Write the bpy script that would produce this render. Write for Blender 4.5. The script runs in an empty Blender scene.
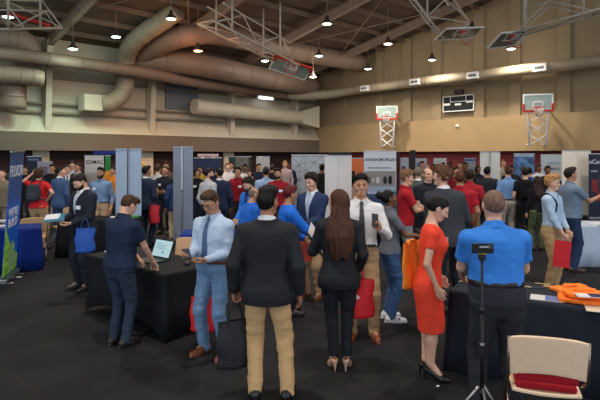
import bpy, bmesh, math, random
import numpy as np
from mathutils import Vector, Matrix

# ------------------------------------------------------------------ frame of reference
F, CX, HY, HC = 520.0, 300.0, 156.0, 2.05        # focal length in px, principal column, horizon row, eye height
col = bpy.context.scene.collection
rng = random.Random(7)

def at(px, py, Y):
    return Vector(((px - CX) * Y / F, Y, HC - (py - HY) * Y / F))

def on_plane(px, py, z):
    Y = (HC - z) * F / (py - HY)
    return Vector(((px - CX) * Y / F, Y, z))

CORNER = Vector((1.1, 36.0, 0.0))
DR = Vector((0.693, -0.721, 0.0)).normalized()    # along the right-hand wall, away from the corner
DL = Vector((-0.721, -0.693, 0.0)).normalized()   # along the left-hand wall, away from the corner

def R(s, t, z):                                   # s along right wall, t along left wall
    return CORNER + DR * s + DL * t + Vector((0, 0, z))

def right_s(px, t=0.0):
    a = (px - CX) / F
    b = CORNER + DL * t
    return (a * b.y - b.x) / (DR.x - a * DR.y)

def left_t(px, s=0.0):
    a = (px - CX) / F
    b = CORNER + DR * s
    return (a * b.y - b.x) / (DL.x - a * DL.y)

def on_left(px, py, s=0.0):                       # point on the plane standing s in front of the left wall
    p = R(s, left_t(px, s), 0)
    p.z = HC - (py - HY) * p.y / F
    return p

def on_right(px, py, t=0.0):
    p = R(right_s(px, t), t, 0)
    p.z = HC - (py - HY) * p.y / F
    return p

# ------------------------------------------------------------------ materials
def lin(c):
    out = []
    for v in c[:3]:
        v = v / 255.0
        out.append(v / 12.92 if v <= 0.04045 else ((v + 0.055) / 1.055) ** 2.4)
    return (*out, 1.0)

_mats = {}
def mat(name, c, rough=0.7, var=0.12, scale=40.0, bump=0.0, metal=0.0, emit=None, stretch=None, spec=0.35, sheen=0.0, c2=None, trans=0.0):
    key = (name, tuple(c), rough, var, scale, bump, metal, emit, stretch, c2)
    if key in _mats:
        return _mats[key]
    m = bpy.data.materials.new(name)
    m.use_nodes = True
    nt = m.node_tree
    b = nt.nodes['Principled BSDF']
    b.inputs['Roughness'].default_value = rough
    b.inputs['Metallic'].default_value = metal
    b.inputs['Specular IOR Level'].default_value = spec
    if sheen:
        b.inputs['Sheen Weight'].default_value = sheen
    if trans:
        b.inputs['Transmission Weight'].default_value = trans
    base = lin(c)
    tc = nt.nodes.new('ShaderNodeTexCoord')
    mp = nt.nodes.new('ShaderNodeMapping')
    if stretch:
        mp.inputs['Scale'].default_value = stretch
    nt.links.new(tc.outputs['Object'], mp.inputs['Vector'])
    nz = nt.nodes.new('ShaderNodeTexNoise')
    nz.inputs['Scale'].default_value = scale
    nz.inputs['Detail'].default_value = 3.0
    nt.links.new(mp.outputs['Vector'], nz.inputs['Vector'])
    rp = nt.nodes.new('ShaderNodeValToRGB')
    lo = [v * (1 - var) for v in base[:3]] + [1]
    hi = [min(1, v * (1 + var)) for v in (lin(c2) if c2 else base)[:3]] + [1]
    rp.color_ramp.elements[0].position = 0.3
    rp.color_ramp.elements[1].position = 0.7
    rp.color_ramp.elements[0].color = lo
    rp.color_ramp.elements[1].color = hi
    nt.links.new(nz.outputs['Fac'], rp.inputs['Fac'])
    nt.links.new(rp.outputs['Color'], b.inputs['Base Color'])
    if bump:
        bp = nt.nodes.new('ShaderNodeBump')
        bp.inputs['Strength'].default_value = bump
        bp.inputs['Distance'].default_value = 0.01
        nt.links.new(nz.outputs['Fac'], bp.inputs['Height'])
        nt.links.new(bp.outputs['Normal'], b.inputs['Normal'])
    if emit:
        b.inputs['Emission Color'].default_value = base
        b.inputs['Emission Strength'].default_value = emit
    _mats[key] = m
    return m

def cloth(c, rough=0.85):
    return mat('woven_fabric', c, rough, 0.06, 220.0, 0.07, spec=0.2)
def denim(c):
    return mat('denim', c, 0.9, 0.16, 38.0, 0.25, spec=0.15)
def suiting(c):
    return mat('suit_cloth', c, 0.8, 0.08, 260.0, 0.1, spec=0.25)
def skin(c):
    return mat('skin', c, 0.5, 0.06, 30.0, 0.03, spec=0.4)
def hairm(c):
    return mat('hair', c, 0.6, 0.4, 60.0, 0.5, stretch=(1, 1, 0.22), spec=0.2)
def plastic(c, rough=0.4):
    return mat('plastic', c, rough, 0.04, 30.0)
def paper(c):
    return mat('paper', c, 0.7, 0.03, 20.0)
def metalm(c, rough=0.35):
    return mat('metal', c, rough, 0.06, 20.0, metal=0.9, spec=0.5)
def paint(c, rough=0.55):
    return mat('painted_steel', c, rough, 0.06, 6.0)
def leather(c):
    return mat('leather', c, 0.4, 0.15, 40.0, 0.1, spec=0.5)

# ------------------------------------------------------------------ object helpers
def link(o):
    col.objects.link(o)
    return o

def tag(o, label, cat, group=None, kind=None):
    o['label'] = label
    o['category'] = cat
    if group:
        o['group'] = group
    if kind:
        o['kind'] = kind
    return o

def thing(name, label, cat, loc=(0, 0, 0), rz=0.0, group=None):
    o = bpy.data.objects.new(name, None)
    o.empty_display_size = 0.1
    link(o)
    o.location = loc
    o.rotation_euler = (0, 0, rz)
    return tag(o, label, cat, group)

def struct(o):
    o['kind'] = 'structure'
    return o

def np_mesh(name, V, Q, m, parent=None, smooth=True):
    """verts Nx3, faces list of index arrays (quads Mx4 or tris) -> linked object"""
    me = bpy.data.meshes.new(name)
    V = np.asarray(V, dtype=np.float32)
    Q = np.asarray(Q, dtype=np.int32)
    n = Q.shape[1]
    me.vertices.add(len(V))
    me.vertices.foreach_set('co', V.ravel())
    me.loops.add(Q.size)
    me.loops.foreach_set('vertex_index', Q.ravel())
    me.polygons.add(len(Q))
    me.polygons.foreach_set('loop_start', np.arange(0, Q.size, n, dtype=np.int32))
    me.polygons.foreach_set('use_smooth', np.full(len(Q), smooth, dtype=bool))
    me.update(calc_edges=True)
    if m:
        me.materials.append(m)
    o = bpy.data.objects.new(name, me)
    link(o)
    if parent is not None:
        o.parent = parent
    return o

def obj(name, bm, m, parent=None, smooth=False, bevel=0.0, solid=0.0):
    me = bpy.data.meshes.new(name)
    bmesh.ops.recalc_face_normals(bm, faces=bm.faces[:])
    bm.to_mesh(me)
    bm.free()
    if m:
        for mm in (m if isinstance(m, (list, tuple)) else [m]):
            me.materials.append(mm)
    if smooth:
        me.polygons.foreach_set('use_smooth', [True] * len(me.polygons))
    o = bpy.data.objects.new(name, me)
    link(o)
    if parent is not None:
        o.parent = parent
    if solid:
        md = o.modifiers.new('thickness', 'SOLIDIFY')
        md.thickness = solid
        md.offset = 0
    if bevel:
        md = o.modifiers.new('bevel', 'BEVEL')
        md.width = bevel
        md.segments = 2
        md.limit_method = 'ANGLE'
    return o

def B():
    return bmesh.new()

def box(bm, c, size, rot=None, mi=0):
    """box centred at c with full sizes; rot: Matrix 3x3"""
    vs = []
    for sx in (-.5, .5):
        for sy in (-.5, .5):
            for sz in (-.5, .5):
                v = Vector((sx * size[0], sy * size[1], sz * size[2]))
                if rot is not None:
                    v = rot @ v
                vs.append(bm.verts.new(Vector(c) + v))
    for f in ((0, 1, 3, 2), (4, 6, 7, 5), (0, 4, 5, 1), (2, 3, 7, 6), (0, 2, 6, 4), (1, 5, 7, 3)):
        fc = bm.faces.new([vs[i] for i in f])
        fc.material_index = mi
    return bm

def ring_frame(d, up=None):
    d = d.normalized()
    up = up or (Vector((0, 0, 1)) if abs(d.z) < 0.9 else Vector((0, 1, 0)))
    u = up.cross(d).normalized()
    return u, d.cross(u).normalized()

def tube(bm, pts, r, n=10, cap=True, sx=1.0, mi=0):
    """swept circle along pts (Vectors); r a float or list"""
    pts = [Vector(p) for p in pts]
    rr = r if isinstance(r, (list, tuple)) else [r] * len(pts)
    prev, rings, u = None, [], None
    for i, p in enumerate(pts):
        d = (pts[min(i + 1, len(pts) - 1)] - pts[max(i - 1, 0)])
        if d.length < 1e-9:
            d = Vector((0, 0, 1))
        d.normalize()
        if u is None:
            u, v = ring_frame(d)
        else:
            u = (u - d * u.dot(d)).normalized()
            v = d.cross(u).normalized()
        rings.append([bm.verts.new(p + (u * math.cos(2 * math.pi * k / n) * sx + v * math.sin(2 * math.pi * k / n)) * rr[i]) for k in range(n)])
    for a, b in zip(rings, rings[1:]):
        for k in range(n):
            f = bm.faces.new((a[k], a[(k + 1) % n], b[(k + 1) % n], b[k]))
            f.smooth = True
            f.material_index = mi
    if cap:
        for rg in (rings[0], rings[-1]):
            f = bm.faces.new(rg)
            f.material_index = mi
    return bm

def smooth_path(pts, sub=6):
    """Catmull-Rom through pts"""
    pts = [Vector(p) for p in pts]
    P = [pts[0] * 2 - pts[1]] + pts + [pts[-1] * 2 - pts[-2]]
    out = []
    for i in range(1, len(P) - 2):
        a, b, c, d = P[i - 1], P[i], P[i + 1], P[i + 2]
        for k in range(sub):
            t = k / sub
            out.append(0.5 * ((2 * b) + (c - a) * t + (2 * a - 5 * b + 4 * c - d) * t * t + (3 * b - a - 3 * c + d) * t ** 3))
    out.append(pts[-1])
    return out

def lathe(bm, prof, c=(0, 0, 0), n=20, mi=0):
    c = Vector(c)
    rings = []
    for r, z in prof:
        rings.append([bm.verts.new(c + Vector((r * math.cos(2 * math.pi * k / n), r * math.sin(2 * math.pi * k / n), z))) for k in range(n)])
    for a, b in zip(rings, rings[1:]):
        for k in range(n):
            f = bm.faces.new((a[k], a[(k + 1) % n], b[(k + 1) % n], b[k]))
            f.smooth = True
            f.material_index = mi
    for rg in (rings[0], rings[-1]):
        if (rg[0].co - rg[n // 2].co).length > 1e-5:
            f = bm.faces.new(rg)
            f.material_index = mi
    return bm

def rotz(a):
    return Matrix.Rotation(a, 3, 'Z')

def lettering(txt, size, m, parent, loc, rot, extrude=0.002, align='CENTER', name='lettering', bold=0.0):
    cu = bpy.data.curves.new(name, 'FONT')
    cu.body = txt
    cu.size = size
    cu.extrude = extrude
    cu.offset = bold
    cu.align_x = align
    cu.align_y = 'CENTER'
    cu.materials.append(m)
    tmp = link(bpy.data.objects.new('lettering_outline', cu))
    bpy.context.view_layer.update()
    me = bpy.data.meshes.new_from_object(tmp.evaluated_get(bpy.context.evaluated_depsgraph_get()))
    bpy.data.objects.remove(tmp)
    me.name = name
    o = bpy.data.objects.new(name, me)
    link(o)
    o.parent = parent
    o.location = loc
    o.rotation_euler = rot
    return o
# ------------------------------------------------------------------ implicit surfaces -> meshes
_lat = np.random.RandomState(3).rand(24, 24, 24).astype(np.float32)
def vnoise(X, Y, Z, fx, fy, fz, seed=0):
    X, Y, Z = np.broadcast_arrays(X, Y, Z)
    x, y, z = X * fx + seed * 3.7 + 100, Y * fy + seed * 1.3 + 100, Z * fz + seed * 2.1 + 100
    i, j, k = np.floor(x).astype(int), np.floor(y).astype(int), np.floor(z).astype(int)
    u, v, w = x - i, y - j, z - k
    u, v, w = u * u * (3 - 2 * u), v * v * (3 - 2 * v), w * w * (3 - 2 * w)
    g = lambda a, b, c: _lat[(i + a) % 24, (j + b) % 24, (k + c) % 24]
    r = ((g(0, 0, 0) * (1 - u) + g(1, 0, 0) * u) * (1 - v) + (g(0, 1, 0) * (1 - u) + g(1, 1, 0) * u) * v) * (1 - w) + \
        ((g(0, 0, 1) * (1 - u) + g(1, 0, 1) * u) * (1 - v) + (g(0, 1, 1) * (1 - u) + g(1, 1, 1) * u) * v) * w
    return r * 2 - 1

class Field:
    def __init__(s, lo, hi, h):
        s.lo = np.array(lo, float); s.h = h
        n = np.ceil((np.array(hi, float) - s.lo) / h).astype(int) + 1
        s.n = n
        s.v = np.full(n, 0.3, np.float32)
        s.ax = [s.lo[i] + h * np.arange(n[i]) for i in range(3)]
    def grid(s, lo=None, hi=None):
        sl = []
        for i in range(3):
            a = 0 if lo is None else int(np.clip(math.floor((lo[i] - s.lo[i]) / s.h), 0, s.n[i]))
            b = s.n[i] if hi is None else int(np.clip(math.ceil((hi[i] - s.lo[i]) / s.h) + 1, 0, s.n[i]))
            sl.append(slice(a, b))
        return tuple(sl), s.ax[0][sl[0]][:, None, None], s.ax[1][sl[1]][None, :, None], s.ax[2][sl[2]][None, None, :]
    def add(s, fn, lo, hi, k=0.0):
        m = k + 3 * s.h
        sl, X, Y, Z = s.grid([a - m for a in lo], [a + m for a in hi])
        a = s.v[sl]
        if a.size == 0:
            return
        d = np.broadcast_to(fn(X, Y, Z), a.shape)
        if k > 0:
            h = np.maximum(k - np.abs(a - d), 0) / k
            s.v[sl] = np.minimum(a, d) - h * h * k * 0.25
        else:
            s.v[sl] = np.minimum(a, d)
    def cut(s, fn, lo=None, hi=None):
        sl, X, Y, Z = s.grid(lo, hi)
        if s.v[sl].size:
            s.v[sl] = np.maximum(s.v[sl], np.broadcast_to(fn(X, Y, Z), s.v[sl].shape))
    def cone(s, a, b, ra, rb, k=0.0, flat=False):
        a, b = np.array(a, float), np.array(b, float)
        ba = b - a
        L2 = float(ba @ ba) + 1e-12
        def fn(X, Y, Z):
            px, py, pz = X - a[0], Y - a[1], Z - a[2]
            dt = (px * ba[0] + py * ba[1] + pz * ba[2]) / L2
            t = np.clip(dt, 0, 1.3 if flat else 1)
            d = np.sqrt((px - ba[0] * t) ** 2 + (py - ba[1] * t) ** 2 + (pz - ba[2] * t) ** 2) - (ra + (rb - ra) * np.minimum(t, 1))
            if flat:
                d = np.maximum(d, (dt - 1) * math.sqrt(L2))
            return d
        r = max(ra, rb)
        s.add(fn, np.minimum(a, b) - r, np.maximum(a, b) + r, k)
    def ell(s, c, r, k=0.0):
        s.add(lambda X, Y, Z: ell_d(X, Y, Z, c, r), [c[i] - r[i] for i in range(3)], [c[i] + r[i] for i in range(3)], k)
    def noise(s, amp, fx, fy, fz, seed=0):
        m = np.abs(s.v) < 0.06
        if not m.any():
            return
        I = np.argwhere(m)
        X, Y, Z = s.ax[0][I[:, 0]], s.ax[1][I[:, 1]], s.ax[2][I[:, 2]]
        s.v[m] += (amp * vnoise(X, Y, Z, fx, fy, fz, seed)).astype(np.float32)
    def mesh(s, smooth=1):
        v = s.v
        # close the field at its borders
        v = v.copy()
        for ax in range(3):
            for e in (0, -1):
                idx = [slice(None)] * 3
                idx[ax] = e
                v[tuple(idx)] = np.maximum(v[tuple(idx)], s.h * 0.5)
        neg = v < 0
        C = np.zeros(np.array(v.shape) - 1, np.uint8)
        offs = [(i, j, k) for i in (0, 1) for j in (0, 1) for k in (0, 1)]
        sh = C.shape
        for o in offs:
            C += neg[o[0]:o[0] + sh[0], o[1]:o[1] + sh[1], o[2]:o[2] + sh[2]]
        act = (C > 0) & (C < 8)
        I = np.argwhere(act)
        N = len(I)
        vals = np.stack([v[I[:, 0] + o[0], I[:, 1] + o[1], I[:, 2] + o[2]] for o in offs], 1)
        acc = np.zeros((N, 3)); cnt = np.zeros(N)
        for a in range(8):
            for ax, st in ((0, 4), (1, 2), (2, 1)):
                if a & st:
                    continue
                b = a | st
                va, vb = vals[:, a], vals[:, b]
                c = (va < 0) != (vb < 0)
                t = np.where(c, va / np.where(c, va - vb, 1), 0)
                p = np.tile(np.array(offs[a], float), (N, 1))
                p[:, ax] += t
                acc += p * c[:, None]
                cnt += c
        P = I + acc / np.maximum(cnt, 1)[:, None]
        idx = np.full(sh, -1, np.int64)
        idx[act] = np.arange(N)
        faces = []
        for ax in range(3):
            o1, o2 = [(1, 2), (2, 0), (0, 1)][ax]
            lo = [slice(None)] * 3; hi = [slice(None)] * 3
            lo[ax] = slice(0, -1); hi[ax] = slice(1, None)
            ch = neg[tuple(lo)] != neg[tuple(hi)]
            E = np.argwhere(ch)
            E = E[(E[:, o1] > 0) & (E[:, o2] > 0) & (E[:, o1] < sh[o1]) & (E[:, o2] < sh[o2])]
            if not len(E):
                continue
            def cell(d1, d2):
                e = E.copy()
                e[:, o1] -= d1
                e[:, o2] -= d2
                return idx[e[:, 0], e[:, 1], e[:, 2]]
            q = np.stack([cell(1, 1), cell(0, 1), cell(0, 0), cell(1, 0)], 1)
            inside = neg[E[:, 0], E[:, 1], E[:, 2]]
            q[~inside] = q[~inside][:, ::-1]
            faces.append(q)
        Q = np.concatenate(faces) if faces else np.zeros((0, 4), int)
        Q = Q[(Q >= 0).all(1)]
        for _ in range(smooth):
            S = np.zeros_like(P); n = np.zeros(len(P))
            for a in range(4):
                np.add.at(S, Q[:, a], P[Q[:, (a + 1) % 4]]); np.add.at(n, Q[:, a], 1)
                np.add.at(S, Q[:, a], P[Q[:, (a - 1) % 4]]); np.add.at(n, Q[:, a], 1)
            P = P * 0.5 + 0.5 * S / np.maximum(n, 1)[:, None]
        return P * s.h + s.lo, Q

def ell_d(X, Y, Z, c, r):
    x, y, z = (X - c[0]), (Y - c[1]), (Z - c[2])
    k0 = np.sqrt((x / r[0]) ** 2 + (y / r[1]) ** 2 + (z / r[2]) ** 2)
    k1 = np.sqrt((x / r[0] ** 2) ** 2 + (y / r[1] ** 2) ** 2 + (z / r[2] ** 2) ** 2)
    return k0 * (k0 - 1) / np.maximum(k1, 1e-6)

# ------------------------------------------------------------------ heads, hair, hands, shoes in their own space (a 1.75 m figure)
_cache = {}
def cached(f):
    def g(*a):
        k = (f.__name__,) + a
        if k not in _cache:
            _cache[k] = f(*a)
        return _cache[k]
    g.__name__ = f.__name__
    return g

@cached
def head_mesh(sex, h):
    f = Field((-.105, -.13, 1.49), (.105, .145, 1.775), h)
    wj = 0.9 if sex == 'f' else 1.0
    f.ell((0, -.012, 1.655), (.074, .094, .091))
    f.ell((0, .022, 1.605), (.060 * wj, .068, .084), .03)
    f.cone((-.02 * wj, .062, 1.548), (.02 * wj, .062, 1.548), .022, .022, .03)
    f.cone((0, -.008, 1.535), (0, -.01, 1.60), .046 * wj, .052 * wj, .02)
    for s in (-1, 1):
        f.ell((s * .040, .060, 1.612), (.022, .024, .022), .02)          # cheeks
        f.cone((s * .012, .086, 1.662), (s * .045, .074, 1.660), .010, .009, .012)   # brow
    f.cone((0, .086, 1.652), (0, .104, 1.612), .008, .013, .012)        # nose
    for s in (-1, 1):
        f.ell((s * .010, .096, 1.608), (.009, .011, .008), .006)
        c = (s * .030, .098, 1.640)
        f.cut(lambda X, Y, Z, c=c: -(ell_d(X, Y, Z, c, (.018, .016, .011)) + .001))
        f.ell((s * .030, .076, 1.641), (.015, .012, .012), .004)         # eyelid mound
        f.ell((s * .076, -.006, 1.632), (.010, .020, .031), .006)        # ear
        f.cut(lambda X, Y, Z, s=s: -ell_d(X, Y, Z, (s * .088, .000, 1.634), (.010, .011, .018)))
    f.cone((-.017, .083, 1.579), (.017, .083, 1.579), .0075, .0075, .008)
    f.cone((-.013, .083, 1.568), (.013, .083, 1.568), .0085, .0085, .008)
    f.cut(lambda X, Y, Z: -(ell_d(X, Y, Z, (0, .096, 1.5735), (.022, .010, .0022))))
    return f.mesh(1)

_HL = {  # hairline: y -> lowest z that carries hair
    'short': ([-.12, -.06, -.02, .005, .03, .055, .10], [1.555, 1.565, 1.60, 1.625, 1.668, 1.702, 1.722]),
    'bob':   ([-.12, -.03, .02, .045, .07, .10], [1.53, 1.53, 1.53, 1.60, 1.70, 1.722]),
    'back':  ([-.12, -.05, -.01, .02, .05, .075, .10], [1.56, 1.565, 1.60, 1.64, 1.69, 1.715, 1.728]),
}
@cached
def hair_mesh(style, h, seed=0):
    f = Field((-.16, -.23, 1.47), (.16, .17, 1.86), h)
    hl = _HL['short']
    amp, fr = .004, 45
    if style == 'short':
        f.ell((0, -.012, 1.662), (.081, .102, .099))
        f.ell((0, .045, 1.734), (.060, .05, .038), .02)
    elif style == 'fade':
        f.ell((0, -.012, 1.653), (.0785, .099, .096))
        f.ell((0, .008, 1.722), (.074, .094, .058), .01)
        f.ell((0, .062, 1.738), (.058, .034, .034), .02)
        amp = .0035
    elif style == 'curly':
        f.ell((0, -.012, 1.668), (.090, .110, .108))
        f.ell((0, .045, 1.735), (.062, .05, .04), .02)
        amp, fr = .014, 42
    elif style == 'buzz':
        f.ell((0, -.012, 1.656), (.0765, .0965, .094)); amp = .0008
    elif style == 'ring':
        f.ell((0, -.012, 1.655), (.078, .098, .094))
        f.cut(lambda X, Y, Z: Z - (1.69 - Y * .25) + 0 * X)
        amp = .002
    elif style == 'bob':
        f.ell((0, -.016, 1.655), (.090, .108, .105))
        f.ell((0, -.045, 1.585), (.085, .075, .075), .04)
        hl = _HL['bob']; amp = .006
    elif style in ('bun', 'updo', 'pony', 'long'):
        f.ell((0, -.014, 1.660), (.081, .102, .098))
        hl = _HL['back']; amp = .003
        if style == 'bun':
            f.ell((0, -.125, 1.695), (.058, .052, .055), .015); amp = .006
        if style == 'updo':
            f.ell((0, -.105, 1.635), (.050, .045, .05), .02)
        if style == 'pony':
            f.cone((0, -.11, 1.67), (0, -.15, 1.60), .028, .035, .01)
            f.cone((0, -.15, 1.60), (0, -.135, 1.50), .035, .018, .01)
        if style == 'long':
            f.ell((0, -.03, 1.60), (.088, .10, .10), .04)
            hl = ([-.12, -.03, .0, .03, .055, .08, .10], [1.49, 1.49, 1.50, 1.60, 1.68, 1.715, 1.728])
    elif style == 'cap':
        f.ell((0, -.010, 1.668), (.084, .104, .092)); amp = 0
        f.cone((0, .06, 1.705), (0, .135, 1.690), .05, .045, .01)
        f.cut(lambda X, Y, Z: (Z - 1.705 - 0.0) * np.where(Y > .105, 1, 0) - 1 * np.where(Y > .105, 0, 1))
        hl = ([-.12, .2], [1.655, 1.685])
    elif style == 'scarf':
        f.ell((0, -.014, 1.655), (.088, .108, .104)); f.ell((0, -.03, 1.56), (.085, .09, .09), .03)
        hl = ([-.12, -.0, .02, .045, .07, .10], [1.47, 1.48, 1.54, 1.61, 1.70, 1.715]); amp = .003
    if style not in ('bun', 'pony', 'updo'):
        f.cut(lambda X, Y, Z: (np.interp(Y, hl[0], hl[1]) - Z) * .7 + 0 * X)
    else:
        f.cut(lambda X, Y, Z: np.where((Y < -.075) & (Z > 1.5), -1, (np.interp(Y, hl[0], hl[1]) - Z) * .7) + 0 * X)
    if amp:
        f.noise(amp, fr, fr, fr * .6, seed)
        if amp > .01:
            f.noise(amp * .5, fr * 2, fr * 2, fr * 1.4, seed + 5)
    return f.mesh(1 if h < .007 else 0)

@cached
def beard_mesh(h):
    f = Field((-.09, -.03, 1.49), (.09, .13, 1.64), h)
    f.ell((0, .024, 1.605), (.0635, .074, .092))
    f.cone((-.022, .066, 1.545), (.022, .066, 1.545), .026, .026, .03)
    f.cone((-.024, .088, 1.588), (.024, .088, 1.588), .006, .006, .006)
    f.cut(lambda X, Y, Z: (Z - np.interp(Y, [-.03, .02, .05, .075, .1], [1.64, 1.63, 1.592, 1.586, 1.594])) * .8 + 0 * X)
    f.cut(lambda X, Y, Z: (.0 - Y - .01) + 0 * X + 0 * Z)
    f.cut(lambda X, Y, Z: -ell_d(X, Y, Z, (0, .095, 1.573), (.022, .03, .010)))
    f.noise(.003, 60, 60, 50, 2)
    return f.mesh(1)

@cached
def hand_mesh(curl, h):
    """a along fingers, b towards the thumb, c out of the palm"""
    f = Field((-.05, -.06, -.03), (.20, .09, .10), h)
    kn = [(.086, .031, .0), (.091, .0105, .0), (.087, -.0105, .0), (.079, -.030, .0)]
    Ls = [.070, .078, .073, .056]
    f.cone((-.045, 0, 0), (.01, 0, 0), .026, .024)
    for (a, b, c) in kn:
        f.cone((.0, b * .55, .0), (a, b, c), .015, .0115, .014)
    f.ell((.035, .022, .012), (.03, .016, .014), .012)
    for i, (a, b, c) in enumerate(kn):
        p = np.array((a, b, c))
        ang, sp = 0.0, (b * 2.2)
        r = .0092 if i < 3 else .008
        for j, fr in enumerate((.45, .31, .24)):
            ang += curl * (0.8 if j == 0 else 1.0)
            d = np.array((math.cos(ang) * math.cos(sp), math.cos(ang) * math.sin(sp), math.sin(ang)))
            q = p + d * Ls[i] * fr
            f.cone(p, q, r, r * .92, .003)
            p = q; r *= .92
    tb = [np.array((.018, .022, .006)), np.array((.052, .048, .012 + .012 * curl)), np.array((.078, .055 - .01 * curl, .020 + .022 * curl)), np.array((.100, .055 - .022 * curl, .026 + .034 * curl))]
    for i in range(3):
        f.cone(tb[i], tb[i + 1], .0135 - .0018 * i, .0120 - .0018 * i, .005)
    return f.mesh(1)

@cached
def shoe_mesh(kind, h):
    """origin under the ankle on the floor, toes towards +y"""
    f = Field((-.075, -.12, -.005), (.075, .235, .22), h)
    if kind == 'heel':
        f.cone((0, -.035, .105), (0, .10, .026), .033, .040, .02)
        f.cone((0, .10, .024), (0, .165, .020), .038, .018, .02)
        f.cone((0, -.048, .095), (0, -.052, .0), .020, .006, .01)
        f.cut(lambda X, Y, Z: -ell_d(X, Y, Z, (0, .02, .135), (.030, .085, .055)))
        f.cut(lambda X, Y, Z: np.where(Y > .06, .002 - Z, np.where(Y > -.035, np.interp(Y, [-.035, .06], [.075, .004]) - Z, -1)) + 0 * X)
    else:
        tall = .015 if kind == 'sneaker' else 0
        f.cone((0, -.045, .045), (0, .06, .04), .044, .045, .02)
        f.cone((0, .06, .035), (.004, .165, .030), .046, .034, .03)
        f.cone((0, -.02, .05), (0, -.005, .105), .043, .043, .03, True)
        f.cut(lambda X, Y, Z: (.0 - Z) + 0 * X + 0 * Y)
        f.cut(lambda X, Y, Z: (Z - np.interp(Y, [-.1, .03, .10, .2], [.105, .105, .075 + tall, .058 + tall])) + 0 * X)
        f.add(lambda X, Y, Z: np.maximum(np.maximum((np.sqrt(((X) / .047) ** 2 + ((Y - .055) / .155) ** 2) - 1) * .045, Z - .022), -Z), (-.05, -.1, 0), (.05, .21, .022), .003)
    return f.mesh(1)

@cached
def collar_mesh(kind, h):
    f = Field((-.11, -.12, 1.41), (.11, .12, 1.545), h)
    ro = .071 if kind != 'stand' else .066
    def fn(X, Y, Z):
        rr = ro + (1.505 - Z) * .35
        q = np.sqrt((X) ** 2 + ((Y + .006) * .95) ** 2)
        d = np.abs(q - rr + .004) - .0065
        top = 1.512 - np.clip(Y, -.1, .1) * .28
        d = np.maximum(d, Z - top)
        d = np.maximum(d, top - .066 - np.maximum(Y, 0) * .25 - Z)
        gap = .004 + np.maximum(0, top - Z) * .45
        return np.maximum(d, np.where(Y > 0, gap - np.abs(X), -1))
    f.add(fn, (-.1, -.11, 1.42), (.1, .11, 1.54))
    return f.mesh(1)

# torso profiles: z, half width, half depth, centre y   (1.75 m figure)
TM = np.array([(.78, .150, .095, -.012), (.86, .168, .112, -.014), (.92, .170, .115, -.012), (1.00, .160, .108, -.004), (1.07, .152, .104, .0), (1.15, .157, .107, .004),
               (1.25, .172, .116, .006), (1.33, .178, .115, .002), (1.39, .170, .100, -.006), (1.43, .130, .078, -.012), (1.465, .080, .062, -.014), (1.50, .056, .056, -.012)])
TF = np.array([(.78, .150, .098, -.016), (.86, .172, .118, -.020), (.92, .168, .116, -.016), (1.00, .140, .100, -.004), (1.06, .126, .092, .0), (1.13, .132, .095, .004),
               (1.22, .148, .110, .014), (1.28, .152, .122, .020), (1.34, .150, .104, .006), (1.39, .142, .088, -.004), (1.43, .112, .070, -.010), (1.465, .068, .055, -.012), (1.50, .050, .050, -.010)])

def ik(S, T, a, b, pole):
    S, T, pole = np.array(S, float), np.array(T, float), np.array(pole, float)
    v = T - S
    L = np.linalg.norm(v)
    mx = (a + b) * .995
    if L > mx:
        T = S + v / L * mx
        v = T - S
        L = mx
    L = max(L, abs(a - b) + .02)
    u = v / max(np.linalg.norm(v), 1e-6)
    x = (a * a - b * b + L * L) / (2 * L)
    h = math.sqrt(max(a * a - x * x, 0))
    p = pole - u * (pole @ u)
    p /= max(np.linalg.norm(p), 1e-6)
    return S + u * x + p * h, T

SKIN = {'light': (214, 166, 142), 'tan': (188, 138, 108), 'olive': (172, 122, 92), 'brown': (118, 76, 54), 'dark': (84, 54, 40)}
HAIR = {'black': (20, 17, 17), 'dark': (38, 28, 23), 'brown': (66, 44, 31), 'auburn': (84, 46, 30), 'sandy': (150, 104, 66), 'blond': (190, 146, 84), 'grey': (112, 98, 88), 'wine': (84, 22, 26)}

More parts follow.
